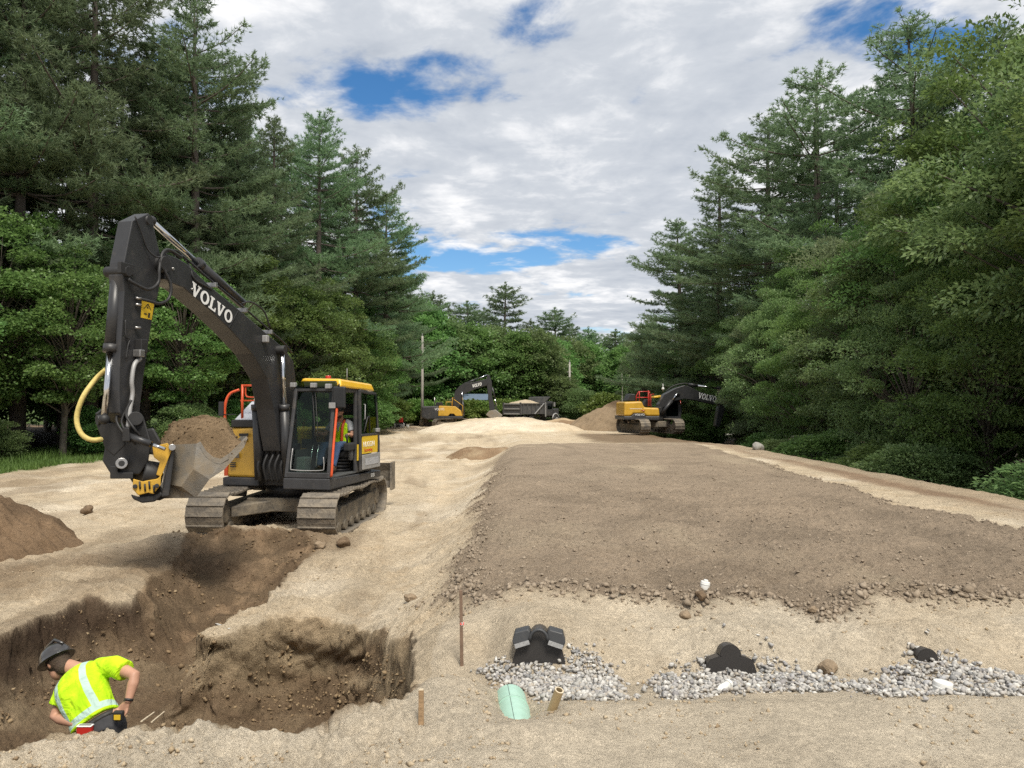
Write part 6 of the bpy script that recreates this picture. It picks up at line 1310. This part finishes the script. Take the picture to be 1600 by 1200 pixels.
def green_pipe():
    a = Vector((-.012, 4.76, .595)); c = Vector((.03, 4.12, .635)); d = (c - a).normalized(); T = empty('drain_pipe', a); r = .10; p0 = Vector((0, 0, 0)); p1 = d * 1.25
    b = MB(); n = 30; u = d.orthogonal().normalized(); 
    b.tube([p0, p0.lerp(p1, .3), p0.lerp(p1, .31), p1], [r * 1.0, r * 1.0, r * 1.0, r], n, caps=False); b.tube([p0, p1], r * .92, n, caps=False); e = MB()
    b.build('pipe_wall', M_GPIPE, T)
    b = MB(); b.tube([p0 - d * .005, p0 + d * .02], [r * .93, r * .93], n); b.build('end_cap', M_GPIPE, T)
    b = MB(); m = p0 + d * .22; b.tube([m, m + d * .018], r * 1.035, n); b.build('coupling_ring', M_GPIPE, T)
    b = MB(); w = d.cross(Vector((0, 0, 1))).normalized(); nz = w.cross(d); b.tube([p0 + nz * r * 1.0 + w * .015, p1 + nz * r * 1.0 + w * .015], .0012, 5); b.build('print_line', M_BLACK, T)
    tag(T, 'pale green drain pipe rising out of the sand beside the gravel', 'pipe')
green_pipe()
def conduit():
    a = at(874, 1078, 4.17); c = at(860, 1116, 4.22); d = (c - a).normalized(); T = empty('conduit', a); r = .0255
    b = MB(); b.tube([Vector((0, 0, 0)), d * .42], r, 20, caps=False); b.tube([Vector((0, 0, 0)), d * .42], r * .72, 20, caps=False)
    n = 20; 
    b.build('conduit_wall', M_TPIPE, T)
    t = -d; u = t.orthogonal().normalized(); w = t.cross(u); rim = MB(); rim.add([(u * math.cos(2 * math.pi * k / n) + w * math.sin(2 * math.pi * k / n)) * q for q in (r * 1.02, r * .72) for k in range(n)], [(k, (k + 1) % n, n + (k + 1) % n, n + k) for k in range(n)]); rim.build('rim', M_LATH, T)
    b = MB(); b.tube([d * .12, d * .13], r * .715, 16); b.build('bore', M_BLACK, T)
    tag(T, 'thin tan conduit stub leaning out of the sand by the green pipe', 'pipe')
conduit()
def stake(px, pb, pt, w, m, label, mark=False, lean=0.0):
    p = G(px, pb); h = at(px, pt, p.y).z - p.z; T = empty('stake', p); b = MB(); b.prism([Vector((-w / 2, -w * .3, -.15)), Vector((w / 2, -w * .3, -.15)), Vector((w / 2, w * .3, -.15)), Vector((-w / 2, w * .3, -.15))], [Vector((-w * .45 + lean, -w * .25, h)), Vector((w * .45 + lean, -w * .25, h)), Vector((w * .45 + lean, w * .25, h)), Vector((-w * .45 + lean, w * .25, h))]); b.build('post', m, T, .003)
    if mark:
        b = MB(); b.box((-w * .56, -w * .36, h * .54), (w * .56, w * .36, h * .57)); k = b.build('paint_mark', M_PINK, T); text_mesh('7', .035, M_WHITE, 'number', T, Matrix.Translation((-w * .3, -w * .4, h * .53)) @ Matrix.Rotation(math.pi / 2, 4, 'X'))
    else:
        b = MB(); b.box((-w * .40 + lean, -w * .22, h - .004), (w * .40 + lean, w * .22, h + .004)); b.build('cut_end', M_LATH, T)
    tag(T, label, 'stake')
stake(722, 1040, 922, .026, M_WOOD2, 'tall thin survey stake with a red mark in the sand scoop', True, -.01); stake(658, 1131, 1078, .030, M_WOOD, 'short square wooden stake on the near sand by the pit')
def pvc_cap(px, py, r, h, label, tilt=0.0, full=True):
    p = G(px, py); T = empty('plumbing_plug', p); T.rotation_euler = (0, tilt, 0); b = MB(); b.cyl((0, 0, -.05), (0, 0, h), r, n=26); b.build('socket', M_PVC, T, .004); b = MB(); b.cyl((0, 0, h * .45), (0, 0, h * .62), r * 1.05, n=26); b.build('rib', M_PVC, T, .002)
    if full: b = MB(); b.box((-r * .42, -r * .42, h), (r * .42, r * .42, h + .018)); b.build('square_nut', M_PVC, T, .003)
    tag(T, label, 'pipe cap')
pvc_cap(1472, 1084, .055, .075, 'white pipe cap set in the sand at the gravel edge', .12, False); pvc_cap(1101, 917, .042, .05, 'small white pipe plug on the edge of the dark field', .2, True)
p = G(1131, 1079); T = empty('pipe_fitting', p, .5); b = MB(); b.tube([(-.06, 0, .005), (-.02, .0, .018), (.05, .01, .028)], [.018, .024, .026], 12); b.build('elbow', M_PVC, T); b = MB(); b.cyl((.045, .009, .027), (.062, .012, .031), .031, n=14); b.build('collar', M_PVC, T); tag(T, 'small white plastic fitting lying at the edge of the gravel', 'pipe fitting')
def lath(p0, p1, w, label, m=M_LATH):
    T = empty('lath', p0); b = MB(); d = p1 - p0; b.bar((0, 0, .004), d * .55 + Vector((0, 0, .006)), w, .008); b.build('strip', m, T); b = MB(); b.bar(d * .5 + Vector((0, 0, .005)), d + Vector((0, 0, .008)), w * .8, .007); b.build('split_end', m, T); tag(T, label, 'lath')
a = G(338, 975); c = G(358, 983); lath(a, c, .03, 'white lath lying on the tongue of sand between the cuts', M_PVC)
a = at(221, 1128, 7.2); c = at(240, 1114, 7.8); a.z = gz(a.x, a.y) + .01; c.z = gz(c.x, c.y) + .02; lath(at(221, 1128, 6.9), at(241, 1114, 7.5), .018, 'pale broken lath sticking up on the trench floor'); lath(at(237, 1129, 6.9), at(257, 1113, 7.6), .016, 'thin straight lath leaning on the trench floor beside the broken one')
# ------------------------------------------------------------------ far machines and yard things
def hullX(fr, pts, x0, x1, nm, m, par, bev=.03):
    b = MB(); slab(b, [fr.X(a, c, max(x0, x1)) for a, c in pts], x0, x1); return b.build(nm, m, par, bev)
def ram2(fr, T, nm, a, c, f, rb, rr, x=0.0):
    p0 = fr.X(*a, x); p1 = fr.X(*c, x); m = p0.lerp(p1, f); b = MB(); b.cyl(p0, m, rb, n=12); o = b.build(nm, M_BOOM, T); q = MB(); q.cyl(m, p1, rr, n=10); q.build('rod', M_CHROME, o)
def undercarriage(T, rot, L, gauge, W, z=0.0):
    b = MB(); b.box((-gauge / 2, -.7, .4), (gauge / 2, .7, .8)); o = b.build('undercarriage', M_TFRAME, T, .03); o.rotation_euler.z = rot
    b = MB(); b.cyl((0, 0, .75), (0, 0, 1.08), .75, n=24); b.build('turntable', M_BLACK, T)
    for s in (-1, 1): track(T, s * gauge / 2, L, .95, W, 49, rot, False)
def left_far():
    y = 80.0; x = at(695, 660, y).x; z = at(695, 668, y).z; fr = Frame(Vector((x, y, z)), R(-90)); T = empty('excavator', fr.loc, R(-90)); X = fr.X
    tag(T, 'distant excavator with dark tail and yellow flank reaching over the sand mound', 'excavator')
    undercarriage(T, R(38), 4.3, 2.5, .7)
    hullX(fr, [(659, 635), (685, 634), (684, 655), (668, 656), (658, 652)], -1.3, 1.34, 'counterweight', M_DGREY, T, .12)
    ct = T.children[-1]; text_mesh('VOLVO', .36, M_WHITE, 'lettering', ct, Matrix.Translation(X(661, 641, 1.37)) @ Matrix(((0, 0, 1, 0), (1, 0, 0, 0), (0, 1, 0, 0), (0, 0, 0, 1)))); 
    hullX(fr, [(685.5, 634), (711, 635), (720, 642), (722, 650), (712, 650), (709, 646.5), (703, 646.5), (700, 650), (684.5, 650)], .4, 1.32, 'side_panel', M_YEL, T, .05)
    hullX(fr, [(684, 650.2), (722, 650.2), (722, 654), (684, 654)], -1.3, 1.30, 'deck', M_DGREY, T)
    hullX(fr, [(686, 635), (704, 635), (704, 650), (686, 650)], -1.25, .4, 'engine_hood', M_DGREY, T)
    hullX(fr, [(704, 622), (718, 622), (725, 634), (725, 650), (704, 650)], -1.3, -.35, 'cab', M_DGREY, T, .06)
    hullX(fr, [(681, 629), (690, 628), (692, 634), (680, 634)], -.3, .5, 'exhaust_box', M_BLACK, T)
    b = MB(); p = X(679, 634, 0); b.cyl(p, p + Vector((0, 0, .9)), .05, n=8); b.build('exhaust_pipe', M_STEEL, T)
    for pts in ([(697, 634), (697, 628), (706, 628), (706, 634)], [(707, 634), (707, 621), (710, 622)], [(709, 624), (723, 634), (723, 649)]):
        b = MB(); b.tube([X(a, c, 1.2) for a, c in pts], .035, 6); b.build('handrail', M_YEL, T)
    bm = hullX(fr, [(707.5, 626), (711, 611), (718, 603), (726, 598), (735, 598), (761, 592), (764, 597), (761, 602), (743, 607.5), (724, 616), (720.6, 628), (716, 640), (709, 640)], -.28, .28, 'boom', M_BOOM, T)
    a = X(738, 606, .29); c = X(752.5, 602.2, .29); letters_volvo(bm, a, c - a, Vector((0, 0, 1)), .34, M_WHITE, lift=.03, stretch=(c - a).length / (4.95 * .34))
    hullX(fr, [(761, 585), (764.7, 586), (768.6, 598), (768.5, 617), (774, 641), (765, 641), (763, 622), (760, 596)], -.22, .22, 'arm', M_BOOM, T)
    hullX(fr, [(764, 642), (774, 640), (785, 649), (781, 655), (771, 657), (759, 648)], -.75, .75, 'bucket', M_BUCKET, T, .05)
    b = MB(); b.bar(X(773, 632, .2), X(778, 642, .2), .1, .12); b.build('bucket_link', M_BLACK, T)
    ram2(fr, T, 'arm_cylinder', (728, 599), (761, 586), .45, .11, .06); ram2(fr, T, 'boom_cylinder', (724, 645), (722, 612), .55, .11, .06, .4); ram2(fr, T, 'boom_cylinder', (724, 645), (722, 612), .55, .11, .06, -.4); ram2(fr, T, 'bucket_cylinder', (769, 605), (776, 634), .6, .09, .05)
    b = MB(); b.box((1.33, -.3, .0), (1.335, -.1, .05)); 
left_far()
def right_far():
    y = 52.0; p = at(1015, 676, y); fr = Frame(Vector((p.x, y, p.z)), R(-84)); T = empty('excavator', fr.loc, R(-84)); X = fr.X
    tag(T, 'yellow excavator with red rails by the dark soil pile, boom into the trees', 'excavator')
    undercarriage(T, R(-84) * -1 + R(196), 4.0, 2.5, .7)
    bd = hullX(fr, [(975.5, 628), (1003, 627), (1007, 636.5), (1030, 637.5), (1031, 650), (1010, 650), (1006, 646), (990, 646), (986, 650), (975, 650)], -1.0, 1.28, 'engine_hood', M_YEL, T, .10)
    hullX(fr, [(974.5, 650.2), (986, 650.2), (990, 646.3), (1006, 646.3), (1010, 650.2), (1031, 650.2), (1030, 657), (975, 656)], -1.28, 1.26, 'counterweight', M_DGREY, T, .06)
    text_mesh('VOLVO', .20, M_WHITE, 'lettering', bd, Matrix.Translation(X(992, 649.5, 1.30)) @ Matrix(((0, 0, 1, 0), (1, 0, 0, 0), (0, 1, 0, 0), (0, 0, 0, 1))))
    b = MB(); q = [X(a, c, 1.30) for a, c in ((1001, 642), (1003, 641), (1008, 641.5), (1004, 643))]; b.tube(q, .015, 5); b.build('script_mark', M_RED, bd)
    b = MB(); b.box((1.285, X(984, 640, 1.29).y, X(984, 639, 1.29).z), (1.292, X(1003, 640, 1.29).y, X(984, 638.4, 1.29).z)); b.build('white_stripe', M_WHITE, bd)
    hullX(fr, [(1032, 656), (1064, 656), (1066, 640), (1062, 622), (1040, 620), (1033, 630)], -1.30, -.4, 'cab', M_DGREY, T, .06)
    hullX(fr, [(1022, 619), (1034, 617.5), (1036, 621), (1022, 622)], -1.25, -.45, 'cab_roof', M_YEL2, T, .04)
    hullX(fr, [(1041, 650), (1060, 650), (1059, 626), (1041, 626)], -.42, -.38, 'cab_window', M_GLASS2, T, .01)
    hullX(fr, [(1024, 656), (1036, 656), (1034, 636), (1024, 636)], -.38, .38, 'boom_bracket', M_BLACK, T)
    hullX(fr, [(979, 626.5), (985, 615), (993, 616), (993, 627)], -.2, 1.0, 'intake_box', M_BLACK, T, .05)
    hullX(fr, [(1005, 634), (1010, 624), (1018, 624), (1020, 636)], .3, .9, 'battery_box', M_BLACK, T, .03)
    for pts in ([(994, 627), (994, 619), (998, 612), (1015, 611.5), (1015, 634)], [(999, 627), (999, 612)], [(1013, 635), (1013, 610)], [(994, 621), (1015, 621)], [(1017, 635), (1017, 616), (1022, 616)]):
        b = MB(); b.tube([X(a, c, 1.15) for a, c in pts], .03, 6); b.build('handrail', M_RED, T)
    b = MB(); q = X(1063, 640, -1.2); b.tube([X(1061, 652, .0 - 1.2), X(1064, 645, -1.2), X(1063, 626, -1.2)], .03, 6); b.build('handrail', M_RED, T)
    b = MB(); q = X(1036, 612, 0); b.cyl(q, q + Vector((0, 0, .55)), .02, n=6); b.ball(q + Vector((0, 0, .2)), .10, 6); b.build('antenna', M_PVC, T)
    bm = hullX(fr, [(1027, 640), (1029, 632), (1038, 616), (1057, 606), (1070, 602), (1080, 605), (1089, 610), (1113, 619), (1133, 626), (1132, 632.5), (1119, 632.5), (1087, 625.5), (1069, 623), (1052, 627), (1036, 637), (1032, 646)], -.3, .3, 'boom', M_BOOM, T)
    a = X(1090, 622.0, .31); c = X(1118, 628.4, .31); d = (c - a); letters_volvo(bm, a, d, Vector((0, 0, 1)) - d.normalized() * d.normalized().z, .40, M_WHITE, lift=.03, stretch=d.length / (4.95 * .40))
    hullX(fr, [(1124, 604), (1130, 606), (1136, 628), (1130, 650), (1124, 668), (1118, 666), (1122, 640), (1126, 626)], -.24, .24, 'arm', M_BOOM, T)
    ram2(fr, T, 'arm_cylinder', (1075, 600.5), (1125, 607.5), .28, .11, .07); ram2(fr, T, 'boom_cylinder', (1033, 647), (1060, 613), .62, .12, .065, .40); ram2(fr, T, 'boom_cylinder', (1033, 647), (1060, 613), .62, .12, .065, -.40)
    b = MB(); b.tube(bez([X(1040, 612, 0), X(1052, 603, 0), X(1070, 599, 0), X(1082, 602, 0)], 4), .04, 6); b.build('hose', M_BLACK, T)
    q = X(1060, 613, .3); b = MB(); b.cyl((-.45, q.y, q.z), (.45, q.y, q.z), .14, n=14); b.build('boom_pin', M_BLACK, T)
right_far()
def dump_truck():
    a = at(820, 655, 86.0); T = empty('dump_truck', (a.x, 86.0, gz(a.x, 86.0)), -math.atan2(.62, .78)); tag(T, 'dark dump truck loaded with sand behind the low mound', 'truck')
    Mx = mat('truck_body', (.075, .076, .080), .6, .2, var=.25, vscale=3, dust=.35, dustcol=(.2, .18, .15)); z0, z1 = 1.15, 2.35
    b = MB(); b.box((-1.22, -2.2, z0), (1.22, 2.3, z0 + .12)); b.box((-1.22, -2.2, z0 + .12), (-1.14, 2.3, z1)); b.box((1.14, -2.2, z0 + .12), (1.22, 2.3, z1)); b.box((-1.14, 2.2, z0 + .12), (1.14, 2.3, z1 + .1)); b.build('dump_body', Mx, T, .02)
    for s in (-1, 1):
        for k in range(6):
            b = MB(); b.box((s * 1.26 - .04, -2.0 + .8 * k, z0), (s * 1.26 + .04, -1.88 + .8 * k, z1)); b.build('body_rib', Mx, T)
        b = MB(); b.box((s * 1.26 - .05, -2.2, z1 - .08), (s * 1.26 + .05, 2.3, z1 + .04)); b.build('top_rail', Mx, T)
        b = MB(); b.bar((s * 1.33, 1.9, z1 + .02), (s * 1.33, .1, z0 + .02), .10, .08); b.build('side_brace', M_GPANEL, T)
        b = MB(); b.box((s * 1.30 - .04, 2.18, z0 - .3), (s * 1.30 + .04, 2.30, z1 + .15)); b.build('corner_post', M_GPANEL, T)
    b = MB(); b.box((-1.22, -2.3, z0 - .05), (1.22, -2.215, z1)); tg = b.build('tailgate', Mx, T, .02)
    for z in (z0 + .0, z0 + .55, z1 - .1): b = MB(); b.box((-1.24, -2.38, z), (1.24, -2.305, z + .13)); b.build('gate_rib', M_GPANEL, tg)
    for s in (-1, 1): b = MB(); b.box((s * 1.2 - .1, -2.39, z0 - .05), (s * 1.2 + .1, -2.302, z1 + .12)); b.build('gate_post', Mx, tg)
    b = MB(); b.prism([Vector((-1.2, 2.2, z1 + .1)), Vector((1.2, 2.2, z1 + .1)), Vector((1.2, 2.34, z1 + .75)), Vector((-1.2, 2.34, z1 + .75))], [Vector((-1.2, 2.28, z1 + .1)), Vector((1.2, 2.28, z1 + .1)), Vector((1.2, 3.4, z1 + .8)), Vector((-1.2, 3.4, z1 + .8))]); b.build('cab_guard', Mx, T, .02)
    b = MB(); b.box((-1.1, 2.45, .9), (1.1, 4.0, 2.6)); b.build('cab', M_DGREY, T, .1); b = MB(); b.box((-.9, 4.0, .9), (.9, 5.5, 1.75)); b.build('bonnet', M_DGREY, T, .1)
    b = MB(); b.box((1.09, 2.9, 1.7), (1.12, 3.8, 2.35)); b.build('side_glass', M_GLASS2, T); b = MB(); b.box((-.45, -2.2, .75), (.45, 5.4, 1.02)); b.build('chassis', M_BLACK, T)
    for s in (-1, 1):
        for y in (-1.5, -.2, 4.7):
            b = MB(); b.cyl((s * .75, y, .5), (s * 1.15, y, .5), .5, n=22); w = b.build('wheel', M_BLACK, T, .04); b = MB(); b.cyl((s * 1.12, y, .5), (s * 1.17, y, .5), .27, n=16); b.build('rim', M_GPANEL, w)
        b = MB(); b.tube([Vector((s * .95, 4.1 + .62 - .62 * math.cos(a), .55 + .62 * math.sin(a))) for a in np.linspace(0, math.pi, 9)], .09, 6); b.build('mudguard', M_GPANEL, T)
    b = MB(); b.box((1.2, 3.95, 2.0), (1.38, 4.05, 2.5)); b.build('mirror', M_GPANEL, T)
    n = 24; g = np.linspace(-1, 1, n); U, V_ = np.meshgrid(g, g); u, v = U.ravel(), V_.ravel(); h = .55 * np.clip(1 - np.maximum(np.abs(u), np.abs(v)) ** 1.4, 0, 1) + .08 * fbm(u * 3, v * 3, 3, 900) - .12
    i = (np.arange(n - 1)[:, None] * n + np.arange(n - 1)[None, :]).ravel(); o = link('sand_load', np_mesh('sand_load', np.stack([u * 1.12, v * 2.15, h], 1), np.stack([i, i + 1, i + n + 1, i + n], 1), M_GROUND, True, {'zone': np.tile(TAN * .8, (n * n, 1))}))
    o.matrix_world = Matrix.Translation((a.x, 86.0, gz(a.x, 86.0) + z1)) @ Matrix.Rotation(-math.atan2(.62, .78), 4, 'Z'); tag(o, 'pale sand heaped in the body of the dump truck', 'sand')
dump_truck()
# things left in front of the hedge
y = 73.0
p = at(606, 668, y); T = empty('plate_compactor', (p.x, y, gz(p.x, y))); b = MB(); b.box((-.35, -.3, 0), (.45, .3, .12)); b.build('base_plate', M_STEEL, T, .03); b = MB(); b.box((-.25, -.22, .12), (.3, .22, .62)); b.build('engine', M_BLACK, T, .06); b = MB(); b.tube(bez([(-.3, -.2, .2), (-.55, -.2, .9), (-.6, 0, 1.1), (-.55, .2, .9), (-.3, .2, .2)], 4), .035, 6); b.build('handle', M_BLACK, T); b = MB(); b.box((-.1, -.24, .45), (.25, -.2, .62)); b.build('pull_start', M_PVC, T, .02); tag(T, 'black plate compactor left on the ground in front of the hedge', 'machine')
p = at(600, 664, y + .8); T = empty('tool_trunk', (p.x, y + .8, gz(p.x, y + .8))); b = MB(); b.box((-.35, -.35, 0), (.35, .35, .95)); b.build('trunk_body', M_BLACK, T, .04); b = MB(); b.box((-.38, -.38, .95), (.38, .38, 1.08)); b.build('lid', M_BLACK, T, .03); tag(T, 'tall black tool trunk standing behind the compactor', 'tool box')
p = at(630, 666, y); z = gz(p.x, y); T = empty('generator', (p.x - .35, y, z)); b = MB(); b.box((-.4, -.25, .08), (.4, .25, .45)); b.build('engine_block', M_GPANEL, T, .05)
for (x0, y0) in ((-.42, -.27), (.42, -.27), (-.42, .27), (.42, .27)):
    b = MB(); b.cyl((x0, y0, 0), (x0, y0, .55), .025, n=8); b.build('frame_post', M_PVC, T)
b = MB(); b.box((-.44, -.29, .5), (.44, .29, .55)); b.build('frame_top', M_BLACK, T, .01); b = MB(); b.box((-.3, -.265, .15), (.1, -.252, .4)); b.build('panel', M_BLACK, T); tag(T, 'small grey generator on a white frame beside the red fuel can', 'generator')
T = empty('fuel_can', (p.x + .0, y - .05, z + .55)); b = MB(); b.box((-.19, -.13, 0), (.19, .13, .52)); b.build('can_body', M_RED, T, .05); b = MB(); b.cyl((.08, 0, .5), (.08, 0, .6), .05, n=10); b.build('spout_cap', M_BLACK, T); b = MB(); b.tube([(-.15, 0, .5), (-.1, 0, .62), (.0, 0, .62), (.02, 0, .5)], .025, 6); b.build('handle', M_RED, T); tag(T, 'red fuel can standing on the generator by the hedge', 'fuel can')
T.location.x = p.x - .2
T = empty('pail', (p.x + .45, y - .1, z)); b = MB(); b.cyl((0, 0, 0), (0, 0, .36), .13, .16, 18); b.build('bucket_wall', M_PVC, T); b = MB(); b.cyl((0, 0, .345), (0, 0, .375), .17, n=18); b.build('lid', M_PVC, T); tag(T, 'white plastic pail on the ground next to the generator', 'pail')
# pale shed behind the hedge
M_SHED = mat('pale_blue_boards', (.40, .50, .58), .7, var=.1); M_ROOFS = mat('shed_roof', (.10, .14, .20), .8, var=.2)
p = at(741, 640, 96); T = empty('shed', (p.x, 95, gz(p.x, 95))); b = MB(); b.box((-1.6, -1.2, 0), (1.6, 1.2, 2.9)); b.build('wall', M_SHED, T); b = MB(); b.prism([Vector((-1.8, -1.4, 2.85)), Vector((-1.8, 1.4, 2.85)), Vector((-1.8, 0, 3.6))], [Vector((1.8, -1.4, 2.85)), Vector((1.8, 1.4, 2.85)), Vector((1.8, 0, 3.6))]); b.build('roof', M_ROOFS, T); b = MB(); b.box((-.5, -1.23, 1.6), (.5, -1.202, 2.6)); w = b.build('window', M_PVC, T); b = MB(); b.box((-.4, -1.245, 1.7), (.4, -1.232, 2.5)); b.build('pane', M_GLASS2, w); tag(T, 'pale blue shed half hidden behind the hedge', 'shed')
